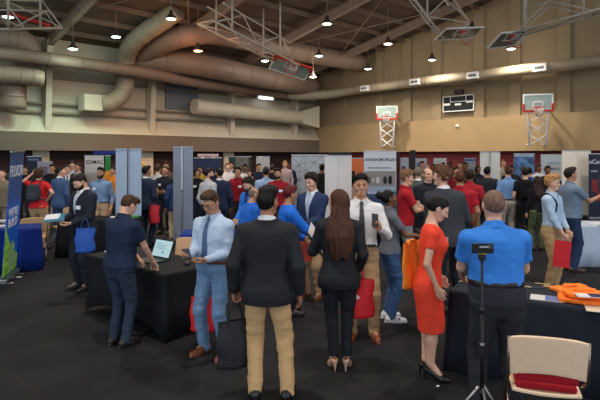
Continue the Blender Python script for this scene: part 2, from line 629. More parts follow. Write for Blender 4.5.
people = []
def person(px, k, H, face, label, sex='m', sk='light', hair=('short', 'dark'), top=('shirt', (150, 175, 200)), legs=('trousers', (40, 40, 46)), shoes=('dress', (24, 20, 20)),
           lh=None, rh=None, lean=0.0, side=0.0, yaw=0.0, pitch=0.0, roll=0.0, wide=1.0, belly=0.0, feet=(.11, .11), step=0.0, beard=None, tie=None, badge=None, belt=None,
           inner=(225, 225, 228), curl=(.35, .35), palm=(None, None), lapel=True, glasses=False, detail=None, collar=None, group='fair visitors', Y=None, foot_yaw=(10, 10), open_v=True, cat='person', lh_pole=None, rh_pole=None, seedn=None, waist=0.0):
    """one standing figure; face = compass heading seen from above, 0 = away from the camera, 90 = to picture right, 180 = to the camera"""
    global rng
    open_v = open_v and inner is not None
    d = detail if detail is not None else (0 if k >= 62 else 1 if k >= 44 else 2)
    hb, hh, hc_, hn, hr = [(.011, .0048, .009, .0032, .005), (.015, .007, .012, .0045, .008), (.021, .012, .018, .0065, .013)][d]
    seed = len(people) if seedn is None else seedn
    s = H / 1.75
    Yp = F / k if Y is None else Y
    T = (TF if sex == 'f' else TM).copy()
    T[:, 1] *= np.where(T[:, 0] < 1.45, wide, 1)
    T[:, 2] *= np.where(T[:, 0] < 1.45, 1 + (wide - 1) * 1.1, 1)
    if belly:
        bz = np.exp(-((T[:, 0] - 1.05) / .12) ** 2)
        T[:, 2] += belly * bz * .6
        T[:, 1] += belly * bz * .5
        T[:, 3] += belly * bz * .4
    def shx(z):
        return side * np.clip((z - .9) / .5, 0, 1.4)
    def shy(z):
        return lean * np.clip((z - .9) / .5, 0, 1.4)
    def prof(off, zlo, zhi, n=2.3, foff=None, hem=0.0):
        zz = T[:, 0]
        def fn(X, Y_, Z):
            z = np.ravel(Z)
            o = off + hem * np.clip((1.05 - z) / .25, 0, 1)
            w = (np.interp(z, zz, T[:, 1]) + o).reshape(Z.shape)
            dd = (np.interp(z, zz, T[:, 2]) + o).reshape(Z.shape)
            cy = (np.interp(z, zz, T[:, 3]) + shy(z)).reshape(Z.shape)
            cx = shx(z).reshape(Z.shape)
            q = (np.abs((X - cx) / w) ** n + np.abs((Y_ - cy) / dd) ** n) ** (1 / n)
            r = (q - 1) * np.minimum(w, dd)
            return np.maximum(r, np.maximum(zlo - Z, Z - zhi))
        lo = (-.36 - abs(side) - belly, -.30 - max(-lean, 0) * 1.3 - belly, zlo)
        hi = (.36 + abs(side) + belly, .30 + max(lean, 0) * 1.3 + belly, zhi)
        return fn, lo, hi
    def front_y(x, z, off, back=False):
        w = np.interp(z, T[:, 0], T[:, 1]) + off
        dd = np.interp(z, T[:, 0], T[:, 2]) + off
        cy = np.interp(z, T[:, 0], T[:, 3]) + shy(z)
        r = dd * max(0.0, 1 - abs((x - shx(z)) / w) ** 2.3) ** (1 / 2.3)
        return float(cy - r if back else cy + r)
    sw = (.158 if sex == 'f' else .182) * (1 + (wide - 1) * .8)
    S = {1: np.array((sw + shx(1.4), shy(1.4) - .006, 1.386)), -1: np.array((-sw + shx(1.4), shy(1.4) - .006, 1.386))}
    al, fl = (.275, .24) if sex == 'f' else (.29, .255)
    tgt = {1: rh, -1: lh}
    E, Wr, HF, HP = {}, {}, {}, {}
    for sd in (1, -1):
        t = tgt[sd]
        if t is None:
            t = (sd * (sw + .065), .05 + shy(1.4) * .6, .875)
        pole = {1: rh_pole, -1: lh_pole}[sd]
        E[sd], Wr[sd] = ik(S[sd], t, al, fl, pole if pole is not None else (sd * .45, -1, -.45))
        fdir = Wr[sd] - E[sd]
        fdir /= np.linalg.norm(fdir)
        pn = palm[0 if sd < 0 else 1]
        pn = np.array(pn if pn is not None else (-sd, .15, 0) if t[2] < 1.0 and abs(fdir[2]) > .6 else (-sd * .8, -.2, .5), float)
        pn = pn - fdir * (pn @ fdir)
        pn /= np.linalg.norm(pn)
        HF[sd], HP[sd] = fdir, pn
    hipx = .092
    lk = 1.0 if not (shoes and shoes[0] == 'heel') else .893
    af = .86 if sex == 'f' else 1.0
    lt = .018 if legs[0] in ('trousers', 'jeans', 'suit') else 0.0
    K, A = {}, {}
    heel = shoes and shoes[0] == 'heel'
    az = .155 if heel else .085
    for sd in (1, -1):
        fx = feet[1] if sd > 0 else -feet[0]
        fy = step * sd
        K[sd], A[sd] = ik((sd * hipx, -.005, .90), (fx, fy - .01, az), .425 * lk, .41 * lk, (sd * .12, 1, 0))
    # ---- body
    f = Field((-.75, -.62, 0), (.75, .85, 1.60), hb)
    Tk = T
    if lt:
        T = np.concatenate([np.array([(.80, .120, .052, -.012), (.85, .152, .088, -.016)]), T[T[:, 0] > .87]])
    f.add(*prof(0 if not lt else -.003, .80, 1.50), k=.0)
    T = Tk
    f.cone((shx(1.42), shy(1.42) - .02, 1.42), (shx(1.57), shy(1.57) + .0, 1.58), .058 if sex == 'm' else .049, .054 if sex == 'm' else .046, .03)
    for sd in (1, -1):
        f.cone((sd * .06 + shx(1.42), shy(1.42) - .012, 1.43), S[sd], .045 * af, .050 * af, .04)
        f.cone(S[sd], E[sd], .050 * af, .039 * af, .02)
        f.cone(E[sd], Wr[sd], .039 * af, .0265 * af, .015)
        f.cone((sd * hipx, -.01, .88), K[sd], .083 - lt, .056 - lt, .03)
        f.cone(K[sd], K[sd] * .62 + A[sd] * .38 + np.array((0, -.012, 0)), .053 - lt, .055 - lt * 1.3, .02)
        f.cone(K[sd] * .62 + A[sd] * .38 + np.array((0, -.012, 0)), A[sd], .055 - lt * 1.3, .036 - lt * .6, .02)
        yw = math.radians(foot_yaw[1] if sd > 0 else foot_yaw[0]) * sd
        tv = np.array((math.sin(yw), math.cos(yw), 0))
        if heel:
            f.cone(A[sd], A[sd] + tv * .10 + np.array((0, 0, -.125)), .032, .030, .02)
        else:
            f.cone(A[sd], A[sd] + tv * .12 + np.array((0, 0, -.045)), .038, .026, .02)
    V, Q = f.mesh(1)
    parts = [(V, Q)]
    # ---- head matrix
    piv = np.array((0, -.012, 1.535))
    Rh = Matrix.Rotation(-math.radians(yaw), 3, 'Z') @ Matrix.Rotation(-math.radians(pitch), 3, 'X') @ Matrix.Rotation(math.radians(roll), 3, 'Y')
    Rn = np.array(Rh)
    hs = .97 if sex == 'f' else 1.0
    hsx = hs * (1 + (wide - 1) * .3)
    off = np.array((shx(1.535), shy(1.535), 0))
    def HX(v):
        v = (np.asarray(v, float) - piv) * np.array((hsx, hsx, hs))
        return v @ Rn.T + piv + off
    hv, hq = head_mesh(sex, hh)
    parts.append((HX(hv), hq))
    grips = {}
    for sd in (1, -1):
        v, q = hand_mesh(curl[0 if sd < 0 else 1], hn)
        t = np.cross(HF[sd], HP[sd]) * sd
        sc = .90 if sex == 'f' else 1.0
        parts.append((Wr[sd] + (v[:, :1] * HF[sd] + v[:, 1:2] * t + v[:, 2:3] * HP[sd]) * sc, q if sd > 0 else q[:, ::-1]))
        grips[sd] = (Wr[sd] + HF[sd] * .085 + HP[sd] * .03, HF[sd], HP[sd], t)
    VV, QQ, n0 = [], [], 0
    for v, q in parts:
        VV.append(v); QQ.append(q + n0); n0 += len(v)
    root = np_mesh('person', np.concatenate(VV) * s, np.concatenate(QQ), skin(SKIN[sk] if isinstance(sk, str) else sk))
    root.location = ((px - CX) * Yp / F, Yp, 0)
    root.rotation_euler = (0, 0, -math.radians(face))
    tag(root, label, cat, group)
    def child(name, vq, m):
        return np_mesh(name, vq[0] * s, vq[1], m, root)
    # ---- head parts
    if hair:
        hcol = hairm(HAIR[hair[1]] if isinstance(hair[1], str) else hair[1])
        if hair[0] in ('cap', 'scarf'):
            v, q = hair_mesh(hair[0], hr, 0)
            child('cap' if hair[0] == 'cap' else 'headscarf', (HX(v), q), cloth(hair[1]))
        else:
            v, q = hair_mesh(hair[0], hr, seed % 4)
            v = HX(v)
            if hair[0] == 'long':
                L = hair[2] if len(hair) > 2 else 1.15
                g = Field((-.24, -.30, L - .03), (.24, .10, 1.72), max(hr, .008))
                ty = shy(1.4)
                ang = math.radians(yaw) * .55
                ox, oy = -math.sin(ang) * .02, 0
                zz = [L, L + .06, 1.30, 1.42, 1.50, 1.60, 1.68]
                ww = [.07, .105, .125, .115, .095, .085, .06]
                yy = [-.150, -.150, -.150, -.120, -.085, -.06, -.03]
                th = [.018, .026, .032, .036, .05, .055, .05]
                def fn(X, Y_, Z):
                    z = np.ravel(Z)
                    w, yc, t2 = (np.interp(z, zz, a).reshape(Z.shape) for a in (ww, yy, th))
                    cx = (shx(z)).reshape(Z.shape) + ox
                    yc = yc + shy(z).reshape(Z.shape) - .02 * (X - cx) ** 2 / w ** 2 * -1
                    q_ = np.sqrt(((X - cx) / w) ** 2 + ((Y_ - yc) / t2) ** 2)
                    return np.maximum((q_ - 1) * t2, np.maximum(L + .02 * np.sin(X * 60) - Z, Z - 1.68))
                g.add(fn, (-.2, -.28, L), (.2, .08, 1.7))
                g.noise(.006, 55, 20, 5, seed); g.noise(.004, 110, 30, 8, seed)
                v2, q2 = g.mesh(1)
                v, q = np.concatenate([v, v2]), np.concatenate([q, q2 + len(v)])
            child('hair', (v, q), hcol)
    if beard:
        v, q = beard_mesh(.006 if d == 0 else .009)
        child('beard', (HX(v), q), hairm(HAIR[beard]))
    if d < 2 and abs(((face + yaw) % 360) - 180) < 135:
        for sd in (1, -1):
            bm = B()
            bmesh.ops.create_uvsphere(bm, u_segments=12, v_segments=8, radius=.0105, matrix=Matrix.Translation((sd * .030, .0815, 1.640)) @ Matrix.Diagonal((1.2, 1, .50, 1)))
            for fc in bm.faces:
                c = fc.calc_center_median()
                fc.smooth = True
                fc.material_index = 1 if (c.x - sd * .030) ** 2 + (c.z - 1.640) ** 2 < .0078 ** 2 and c.y > .081 else 0
            tube(bm, [Vector((sd * .030 + a, .0925 - abs(a) * abs(a) * 22, 1.6447 - abs(a) * abs(a) * 14)) for a in (-.014, -.007, 0, .007, .014)], [.0012, .002, .0022, .002, .0012], 6, mi=2)
            for v in bm.verts:
                v.co = Vector(HX(np.array(v.co[:])[None])[0]) * s
            obj('eye', bm, [mat('eye_white', (178, 168, 162), .3, .02), mat('iris', (36, 26, 22), .2, .02), hairm((24, 18, 16))], root)
            bm = B()
            pts = [HX(np.array([(sd * a, b_, c_)]))[0] * s for a, b_, c_ in ((.013, .0945, 1.6575), (.028, .0905, 1.6635), (.046, .0785, 1.658))]
            tube(bm, [Vector(p) for p in pts], [.0042, .0050, .0026], 6)
            obj('eyebrow', bm, hairm(HAIR.get(hair[1], (40, 28, 22)) if hair and isinstance(hair[1], str) else (40, 28, 22)), root)
        bm = B()
        pts = [HX(np.array([(a, b_, 1.5735)]))[0] * s for a, b_ in ((-.022, .083), (-.008, .0905), (.008, .0905), (.022, .083))]
        tube(bm, [Vector(p) for p in pts], [.002, .0052, .0052, .002], 6)
        c = SKIN[sk]
        obj('lips', bm, mat('lip', (int(c[0] * .82), int(c[1] * .60), int(c[2] * .62)), .4, .05), root)
    if glasses:
        bm = B()
        for sd in (1, -1):
            ring = [Vector(HX(np.array([(sd * .031 + .020 * math.cos(a), .100, 1.640 + .014 * math.sin(a))]))[0]) * s for a in np.linspace(0, 2 * math.pi, 17)]
            tube(bm, ring, .0014, 6, False)
            tube(bm, [Vector(HX(np.array([p]))[0]) * s for p in ((sd * .051, .099, 1.644), (sd * .074, .06, 1.644), (sd * .078, -.01, 1.640))], .0014, 6)
        tube(bm, [Vector(HX(np.array([p]))[0]) * s for p in ((-.011, .100, 1.642), (0, .104, 1.645), (.011, .100, 1.642))], .0014, 6)
        obj('eyeglasses', bm, plastic((30, 26, 26)), root)
    # ---- legs
    fit = legs[2] if len(legs) > 2 else (1.0 if sex == 'm' else .86)
    legs = tuple(legs) if len(legs) > 1 else (legs[0], (40, 40, 44))
    tmat = (denim if legs[0] == 'jeans' else cloth)(legs[1]) if legs[0] != 'suit' else suiting(legs[1])
    if legs[0] in ('trousers', 'jeans', 'suit', 'shorts'):
        g = Field((-.40, -.40, .01), (.40, .45, 1.06 + waist), hc_)
        tucked = bool(belt) or (len(top) > 2 and top[2] == 'tuck') or top[0] == 'jacket' or (top[0] == 'blazer')
        Tk = T
        T = np.concatenate([np.array([(.80, .125, .060, -.012), (.85, .158, .095, -.016)]), T[T[:, 0] > .87]])
        g.add(*prof(.013 if tucked else .008, .80, 1.03 + waist if tucked else .955), k=0)
        T = Tk
        for sd in (1, -1):
            hipj = np.array((sd * hipx, -.012, .885))
            g.cone(hipj, K[sd], .098 * (.9 + .1 * fit) * (1 + (wide - 1) * .6), .072 * fit, .035)
            if legs[0] != 'shorts':
                cut = A[sd] + (A[sd] - K[sd]) * (.06 if heel else .13)
                g.cone(K[sd], cut, .072 * fit, .058 * fit, .02, True)
        g.noise(.007 if fit > .9 else .004, 9, 9, 20, seed)
        g.noise(.0035, 20, 20, 34, seed + 1)
        child('trousers' if legs[0] != 'jeans' else 'jeans', g.mesh(1), tmat)
    if belt:
        g = Field((-.32, -.28, .97), (.32, .32 + belly, 1.05 + waist), min(hc_, .008))
        g.add(*prof(.019, .992 + waist, 1.030 + waist), k=0)
        b_ = child('belt', g.mesh(1), leather(belt))
        bm = B()
        box(bm, Vector((0, front_y(0, 1.01 + waist, .023), 1.011 + waist)) * s, (.045 * s, .008 * s, .034 * s))
        obj('buckle', bm, metalm((180, 170, 150)), b_, bevel=.002)
    if shoes:
        for sd in (1, -1):
            v, q = shoe_mesh(shoes[0], .007 if d == 0 else .011 if d == 1 else .016)
            yw = math.radians(foot_yaw[1] if sd > 0 else foot_yaw[0]) * sd
            Rz = np.array(Matrix.Rotation(-yw, 3, 'Z'))
            p = np.array((A[sd][0], A[sd][1], 0))
            so = child('shoe', (v @ Rz.T + p, q), leather(shoes[1]) if shoes[0] != 'sneaker' else plastic(shoes[1], .6))
            if shoes[0] == 'sneaker' and d == 0:
                for j in range(3):
                    bm = B()
                    for sx in (1, -1):
                        c = np.array((sx * .0445, .035 + j * .028, .052)) @ Rz.T + p
                        box(bm, Vector(c) * s, (.006, .012, .05), rotz(-yw) @ Matrix.Rotation(-.5, 3, 'X'))
                    obj('stripe', bm, plastic((30, 30, 34)), so)
    # ---- tops
    kind, tc = top[0], top[1]
    th = {'tee': .012, 'polo': .016, 'shirt': .014, 'blazer': .026, 'jacket': .030, 'dress': .008, 'blouse': .012}[kind]
    tuck = len(top) > 2 and top[2] == 'tuck'
    hem = {'tee': .90, 'polo': .91, 'shirt': .86, 'blazer': .80, 'jacket': .86, 'dress': .455, 'blouse': .90}[kind]
    if tuck:
        hem = 1.0 + waist
    flare = {'blazer': .016, 'jacket': .008, 'polo': .012, 'tee': .010, 'shirt': .010}.get(kind, 0) if not tuck else .006
    fem = .86 if sex == 'f' else 1.0
    r0, r1, r2 = {'tee': (.062, .058, .05), 'polo': (.066, .064, .05), 'shirt': (.061, .052, .038), 'blazer': (.070, .060, .048), 'jacket': (.072, .062, .050), 'dress': (.056, .056, .05), 'blouse': (.057, .048, .038)}[kind]
    r0, r1, r2 = r0 * fem, r1 * fem, r2 * fem
    short = kind in ('tee', 'polo') or (len(top) > 3 and top[3] == 'short') or kind == 'dress'
    m_top = {'blazer': suiting, 'dress': lambda c: mat('crepe', c, .7, .05, 120., .08, spec=.25)}.get(kind, cloth)(tc)
    def upper_field(mg=0.0):
        return Field((-.72, -.60, hem - .03), (.72, .85, 1.50), hc_)
    g = upper_field()
    if kind == 'dress':
        T2 = np.array([(.43, .142, .112, .018), (.55, .155, .122, .018), (.70, .168, .124, .004)])
        Tk = T
        T = np.concatenate([T2, T[1:]])
        g.add(*prof(th, hem, 1.465), k=0)
        for sd in (1, -1):
            g.ell((sd * .068 + shx(1.27), shy(1.27) + .085, 1.265), (.062, .055, .062), .03)
        T = Tk
    else:
        fn = prof(th, hem, 1.488 if kind not in ('blazer', 'jacket') else 1.490, hem=flare)
        g.add(*fn, k=0)
        if sex == 'f':
            for sd in (1, -1):
                g.ell((sd * .066 + shx(1.27), shy(1.27) + .082, 1.265), (.062, .052, .06), .03)
    for sd in (1, -1):
        g.cone((sd * .065 + shx(1.42), shy(1.42) - .012, 1.425), S[sd], .044 * fem + th * .6, .050 * fem + th * .7, .04)
        if short:
            fr = .66 if kind != 'dress' else .50
            g.cone(S[sd], S[sd] + (E[sd] - S[sd]) * fr, r0, r1 + (.004 if kind == 'polo' else 0), .022, True)
        else:
            g.cone(S[sd], E[sd], r0, r1, .022)
            g.cone(E[sd], E[sd] + (Wr[sd] - E[sd]) * 1.02, r1, r2, .015, True)
    amp = {'dress': .002, 'blazer': .003, 'tee': .005, 'polo': .005}.get(kind, .0055)
    g.noise(amp, 7, 7, 12, seed)
    g.noise(amp * .7, 18, 18, 26, seed + 2)
    vdeep = 1.10
    def vwid(Z):
        return np.clip((Z - vdeep) / (1.44 - vdeep), 0, 1) * .062 + .004
    if kind in ('blazer', 'jacket') and open_v:
        g.cut(lambda X, Y_, Z: np.where((Y_ > shy(1.3)) & (Z > vdeep), vwid(Z) - np.abs(X - shx(1.3)), -1))
        g.cut(lambda X, Y_, Z: np.where((Y_ > 0) & (Z <= vdeep), np.maximum(0, (1.0 - Z) * .28) - np.abs(X - .0), -1))
    if kind == 'dress':
        g.cut(lambda X, Y_, Z: -np.sqrt(X ** 2 + ((Y_ - shy(1.45) - .02) * .9) ** 2 + ((Z - 1.485) * 1.0) ** 2) + .078)
    gm = child({'blazer': 'blazer', 'jacket': 'jacket', 'dress': 'dress', 'tee': 't_shirt', 'polo': 'polo_shirt', 'shirt': 'shirt', 'blouse': 'blouse'}[kind], g.mesh(1), m_top)
    sh = np.array((shx(1.48), shy(1.48), 0))
    if kind in ('polo', 'shirt', 'blouse') and collar is not False:
        v, q = collar_mesh('std', .006 if d == 0 else .010)
        child('collar', (v + sh, q), m_top if not collar else cloth(collar))
    if kind in ('blazer', 'jacket') and inner is not None:
        g2 = Field((-.28, -.25 + min(lean, 0), .98), (.28, .30 + max(lean, 0), 1.49), hc_)
        g2.add(*prof(.010, 1.0, 1.478), k=0)
        im = cloth(inner)
        child('shirt', g2.mesh(1), im)
        v, q = collar_mesh('std', .006 if d == 0 else .010)
        child('collar', (v + sh, q), im)
        if lapel and open_v and d < 2:
            g3 = Field((-.20, -.1 + min(lean, 0), 1.08), (.20, .30 + max(lean, 0), 1.49), .008)
            f3 = prof(th + .007, 1.10, 1.47)
            g3.add(*f3, k=0)
            g3.cut(lambda X, Y_, Z: np.where(Y_ > shy(1.3) + .01, 0, 1) * .05 - .02 + 0 * X + 0 * Z)
            g3.cut(lambda X, Y_, Z: np.maximum(vwid(Z) - .002 - np.abs(X - shx(1.3)), np.abs(X - shx(1.3)) - vwid(Z) - .006 - .055 * np.clip((Z - 1.08) / .28, 0, 1)) + 0 * Y_)
            child('lapels', g3.mesh(1), m_top)
    if tie:
        toff = (.010 if kind in ('blazer', 'jacket') else th) + .010
        g4 = Field((-.07, .0 + min(lean, 0), 1.00), (.07, .32 + max(lean, 0), 1.49), .006 if d == 0 else .009)
        g4.add(*prof(toff, 1.015, 1.475), k=0)
        cxx = shx(1.25)
        g4.cut(lambda X, Y_, Z: np.abs(X - shx(np.ravel(Z)).reshape(Z.shape)) - np.interp(np.ravel(Z), [1.01, 1.06, 1.40, 1.435, 1.45, 1.475], [.004, .040, .022, .016, .024, .022]).reshape(Z.shape) + 0 * Y_)
        g4.cut(lambda X, Y_, Z: shy(np.ravel(Z)).reshape(Z.shape) + .01 - Y_ + 0 * X)
        child('necktie', g4.mesh(1), tie if not isinstance(tie, tuple) else mat('silk', tie, .45, .15, 90., spec=.5))
    if badge:
        bx, bz = badge[0] * .095, (badge[1] if len(badge) > 1 and badge[1] else 1.28)
        o_ = th + .006
        y0 = front_y(bx + shx(bz), bz, o_)
        y1 = front_y(bx + shx(bz) + .02, bz, o_)
        bm = B()
        box(bm, Vector((bx + shx(bz), y0 + .004, bz)) * s, (.085 * s, .006, .055 * s), rotz(math.atan2(y1 - y0, .02)))
        obj('name_badge', bm, paper((232, 232, 236)), root)
    Mw = Matrix.Translation(root.location) @ Matrix.Rotation(-math.radians(face), 4, 'Z')
    info = {'root': root, 's': s, 'M': Mw, 'px': px, 'k': k}
    for sd, nm in ((1, 'r'), (-1, 'l')):
        g0, fd, pn, tt = grips[sd]
        info[nm] = tuple([Mw @ Vector(g0 * s)] + [(Mw.to_3x3() @ Vector(v)).normalized() for v in (fd, pn, tt)])
    info['front_y'] = front_y
    people.append(info)
    return info
# ------------------------------------------------------------------ the hall
def quad_obj(name, pts, m, solid=0.0, parent=None):
    bm = B()
    bm.faces.new([bm.verts.new(p) for p in pts])
    return obj(name, bm, m, parent, solid=solid)

M_floor = mat('hall_carpet', (41, 39, 41), .88, .22, 3.0, .0, spec=.25)
def floor_material():
    m = bpy.data.materials.new('carpet_runner_tiles'); m.use_nodes = True
    nt = m.node_tree; b = nt.nodes['Principled BSDF']
    tc = nt.nodes.new('ShaderNodeTexCoord'); mp = nt.nodes.new('ShaderNodeMapping')
    mp.inputs['Rotation'].default_value = (0, 0, math.radians(41))
    nt.links.new(tc.outputs['Object'], mp.inputs['Vector'])
    br = nt.nodes.new('ShaderNodeTexBrick')
    br.inputs['Scale'].default_value = 1.0
    br.inputs['Brick Width'].default_value = 14.0
    br.inputs['Row Height'].default_value = 1.9
    br.inputs['Mortar Size'].default_value = .012
    br.inputs['Color1'].default_value = lin((32, 32, 36)); br.inputs['Color2'].default_value = lin((29, 29, 34)); br.inputs['Mortar'].default_value = lin((43, 35, 37))
    nt.links.new(mp.outputs['Vector'], br.inputs['Vector'])
    nz = nt.nodes.new('ShaderNodeTexNoise'); nz.inputs['Scale'].default_value = 1.3; nz.inputs['Detail'].default_value = 5
    nt.links.new(tc.outputs['Object'], nz.inputs['Vector'])
    mx = nt.nodes.new('ShaderNodeMixRGB'); mx.blend_type = 'MULTIPLY'; mx.inputs['Fac'].default_value = .5
    rp = nt.nodes.new('ShaderNodeValToRGB'); rp.color_ramp.elements[0].position = .35; rp.color_ramp.elements[0].color = (.55, .55, .56, 1); rp.color_ramp.elements[1].position = .7; rp.color_ramp.elements[1].color = (1.25, 1.2, 1.2, 1)
    nt.links.new(nz.outputs['Fac'], rp.inputs['Fac'])
    nt.links.new(br.outputs['Color'], mx.inputs['Color1']); nt.links.new(rp.outputs['Color'], mx.inputs['Color2'])
    nt.links.new(mx.outputs['Color'], b.inputs['Base Color'])
    n2 = nt.nodes.new('ShaderNodeTexNoise'); n2.inputs['Scale'].default_value = 350
    nt.links.new(tc.outputs['Object'], n2.inputs['Vector'])
    bp = nt.nodes.new('ShaderNodeBump'); bp.inputs['Strength'].default_value = .3; bp.inputs['Distance'].default_value = .004
    nt.links.new(n2.outputs['Fac'], bp.inputs['Height']); nt.links.new(bp.outputs['Normal'], b.inputs['Normal'])
    b.inputs['Roughness'].default_value = .8; b.inputs['Specular IOR Level'].default_value = .2
    return m

LX, LT = 44.0, 44.0
bm = B()
fl = [R(-.3, -.3, 0), R(LX, -.3, 0), R(LX, LT, 0), R(-.3, LT, 0)]
box_pts = [bm.verts.new(p) for p in fl] + [bm.verts.new(p - Vector((0, 0, .1))) for p in fl]
for f_ in ((0, 1, 2, 3), (7, 6, 5, 4), (0, 4, 5, 1), (1, 5, 6, 2), (2, 6, 7, 3), (3, 7, 4, 0)):
    bm.faces.new([box_pts[i] for i in f_])
struct(obj('floor', bm, floor_material()))

ROTW = Matrix((DR, DL * 1.0, Vector((0, 0, 1)))).transposed()      # columns: right-wall axis, left-wall axis, up
def wbox(bm, s0, s1, t0, t1, z0, z1, mi=0):
    c = R((s0 + s1) / 2, (t0 + t1) / 2, (z0 + z1) / 2)
    return box(bm, c, (s1 - s0, t1 - t0, z1 - z0), ROTW, mi)

M_tan = mat('painted_block', (170, 143, 104), .8, .05, 1.2, .0)
M_panel = mat('precast_panel', (152, 132, 102), .85, .06, .8, .0)
M_cream = mat('cream_siding', (190, 178, 154), .7, .05, 1.0)
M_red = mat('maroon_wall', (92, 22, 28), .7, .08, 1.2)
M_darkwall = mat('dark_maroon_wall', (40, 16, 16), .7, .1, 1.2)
M_deck = mat('roof_deck', (88, 70, 58), .9, .12, 1.0)
M_beam = mat('beam_primer', (140, 120, 102), .7, .08, 2.0)
M_purl = mat('purlin_primer', (112, 92, 76), .8, .08, 2.0)
M_duct = mat('duct_paint', (134, 112, 96), .5, .07, 1.5)
M_ductl = mat('duct_paint_light', (196, 184, 160), .5, .05, 1.5)
M_white = paint((238, 236, 230))
M_blackp = plastic((18, 18, 20), .5)
SL = .205
def roof_z(s):
    return 7.45 + SL * s

# right-hand wall (plane t = 0) and its protruding tan band
bm = B()
wbox(bm, -.3, LX, -.3, 0, 0, 2.35)
struct(obj('wall_right', bm, M_red))
bm = B()
p = [R(0, 0, 2.3), R(LX, 0, 2.3), R(LX, 0, roof_z(LX)), R(0, 0, roof_z(0))]
q = [v + DL * -.3 for v in p]
vs = [bm.verts.new(v) for v in p + q]
for f_ in ((0, 1, 2, 3), (7, 6, 5, 4), (0, 4, 5, 1), (1, 5, 6, 2), (2, 6, 7, 3), (3, 7, 4, 0)):
    bm.faces.new([vs[i] for i in f_])
struct(obj('wall_right_upper', bm, M_panel))
bm = B()
wbox(bm, .25, LX, 0, .22, 2.3, 4.06)
struct(obj('wall_right_band', bm, M_tan))
bm = B()
for px in (346, 381, 408, 438, 480, 516, 565):
    s = right_s(px)
    wbox(bm, s - .28, s + .28, 0, .16, 4.06, roof_z(s) - .05)
for z in (5.35, 6.75, 8.1):
    wbox(bm, .3, LX, 0, .03, z, z + .05)
struct(obj('wall_right_pilasters', bm, M_panel))

# left-hand wall (plane s = 0): dark recess, tan soffit, sloped cream ledge, cream siding between the frames
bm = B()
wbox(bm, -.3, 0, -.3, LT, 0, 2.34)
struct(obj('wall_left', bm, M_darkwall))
bm = B()
for px in (40.5, 146, 228):
    t = left_t(px)
    wbox(bm, 0, .12, t - .35, t + .35, 0, 2.34)
struct(obj('wall_left_piers', bm, M_cream))
bm = B()
wbox(bm, -.3, 0, -.3, LT, 3.9, 7.45)
struct(obj('wall_left_siding', bm, M_cream))
bm = B()
prof_ = [(0, 2.3), (.55, 2.3), (.55, 3.12), (0, 3.95)]
ra = [bm.verts.new(R(s, 0, z)) for s, z in prof_]
rb = [bm.verts.new(R(s, LT, z)) for s, z in prof_]
for i in range(4):
    fc = bm.faces.new((ra[i], ra[(i + 1) % 4], rb[(i + 1) % 4], rb[i]))
    fc.material_index = 1 if i == 2 else 0
bm.faces.new(ra); bm.faces.new(rb)
struct(obj('wall_left_band', bm, [mat('tan_soffit', (108, 94, 80), .8, .05, 1.2), M_cream]))
bm = B()
for z in (3.98, 4.40, 5.6):
    wbox(bm, 0, .22, 0, LT, z, z + .10)
struct(obj('wall_left_girts', bm, mat('girt_paint', (138, 124, 104), .7, .06, 2.)))
bm = B()
for t0, t1, z0, z1 in ((9.6, 11.6, 4.6, 6.0),):
    wbox(bm, 0, .12, t0, t1, z0, z1)
lv = obj('louvre_panel', bm, mat('louvre_grey', (112, 112, 116), .6, .06, 3.)); struct(lv)

# ceiling deck
bm = B()
p = [R(-.3, -.3, roof_z(-.3)), R(LX, -.3, roof_z(LX)), R(LX, LT, roof_z(LX)), R(-.3, LT, roof_z(-.3))]
vs = [bm.verts.new(v) for v in p] + [bm.verts.new(v + Vector((0, 0, .15))) for v in p]
for f_ in ((0, 1, 2, 3), (7, 6, 5, 4), (0, 4, 5, 1), (1, 5, 6, 2), (2, 6, 7, 3), (3, 7, 4, 0)):
    bm.faces.new([vs[i] for i in f_])
struct(obj('ceiling', bm, M_deck))
def sloped_bar(bm, s0, s1, t, drop, hgt, wid):
    """bar under the roof running up the slope at station t"""
    a, b = R(s0, t, roof_z(s0) - drop), R(s1, t, roof_z(s1) - drop)
    d = (b - a)
    u = DL.normalized()
    n = d.normalized().cross(u)
    M_ = Matrix((d.normalized(), u, n)).transposed()
    box(bm, (a + b) / 2, (d.length, wid, hgt), M_)
bm = B()
s = 1.2
while s < 40:
    a, b = R(s, 0, roof_z(s) - .12), R(s, 34, roof_z(s) - .12)
    box(bm, (a + b) / 2, (.09, (b - a).length, .22), ROTW)
    s += 1.55
struct(obj('ceiling_purlins', bm, M_purl))
for t in (2.4, 7.5, 12.6, 17.7, 22.8, 27.9):
    f_ = B()
    sloped_bar(f_, .3, 40, t, .42, .40, .10)
    sloped_bar(f_, .3, 40, t, .62, .03, .24)
    sloped_bar(f_, .3, 40, t, .24, .03, .24)
    struct(obj('ceiling_rafter', f_, M_beam))
    f_ = B()
    # tapered column standing on the ledge
    for a0, z0, a1, z1, w in ((.06, 3.3, .12, 7.2, .30),):
        vs = []
        for zz, dd in ((3.0, .50), (7.25, .80)):
            for ss in (.02, dd):
                for tt in (-.13, .13):
                    vs.append(f_.verts.new(R(ss, t + tt, zz)))
        for q_ in ((0, 1, 3, 2), (4, 6, 7, 5), (0, 4, 5, 1), (2, 3, 7, 6), (0, 2, 6, 4), (1, 5, 7, 3)):
            f_.faces.new([vs[i] for i in q_])
    struct(obj('wall_left_column', f_, M_cream))
# roof bracing rods
bm = B()
for t0, t1, s0, s1 in ((17.7, 12.6, 4, 12), (12.6, 17.7, 4, 12), (12.6, 7.5, 12, 20), (7.5, 12.6, 12, 20), (7.5, 2.4, 4, 12), (2.4, 7.5, 4, 12)):
    tube(bm, [R(s0, t0, roof_z(s0) - .5), R(s1, t1, roof_z(s1) - .5)], .025, 6)
struct(obj('ceiling_bracing', bm, M_beam))

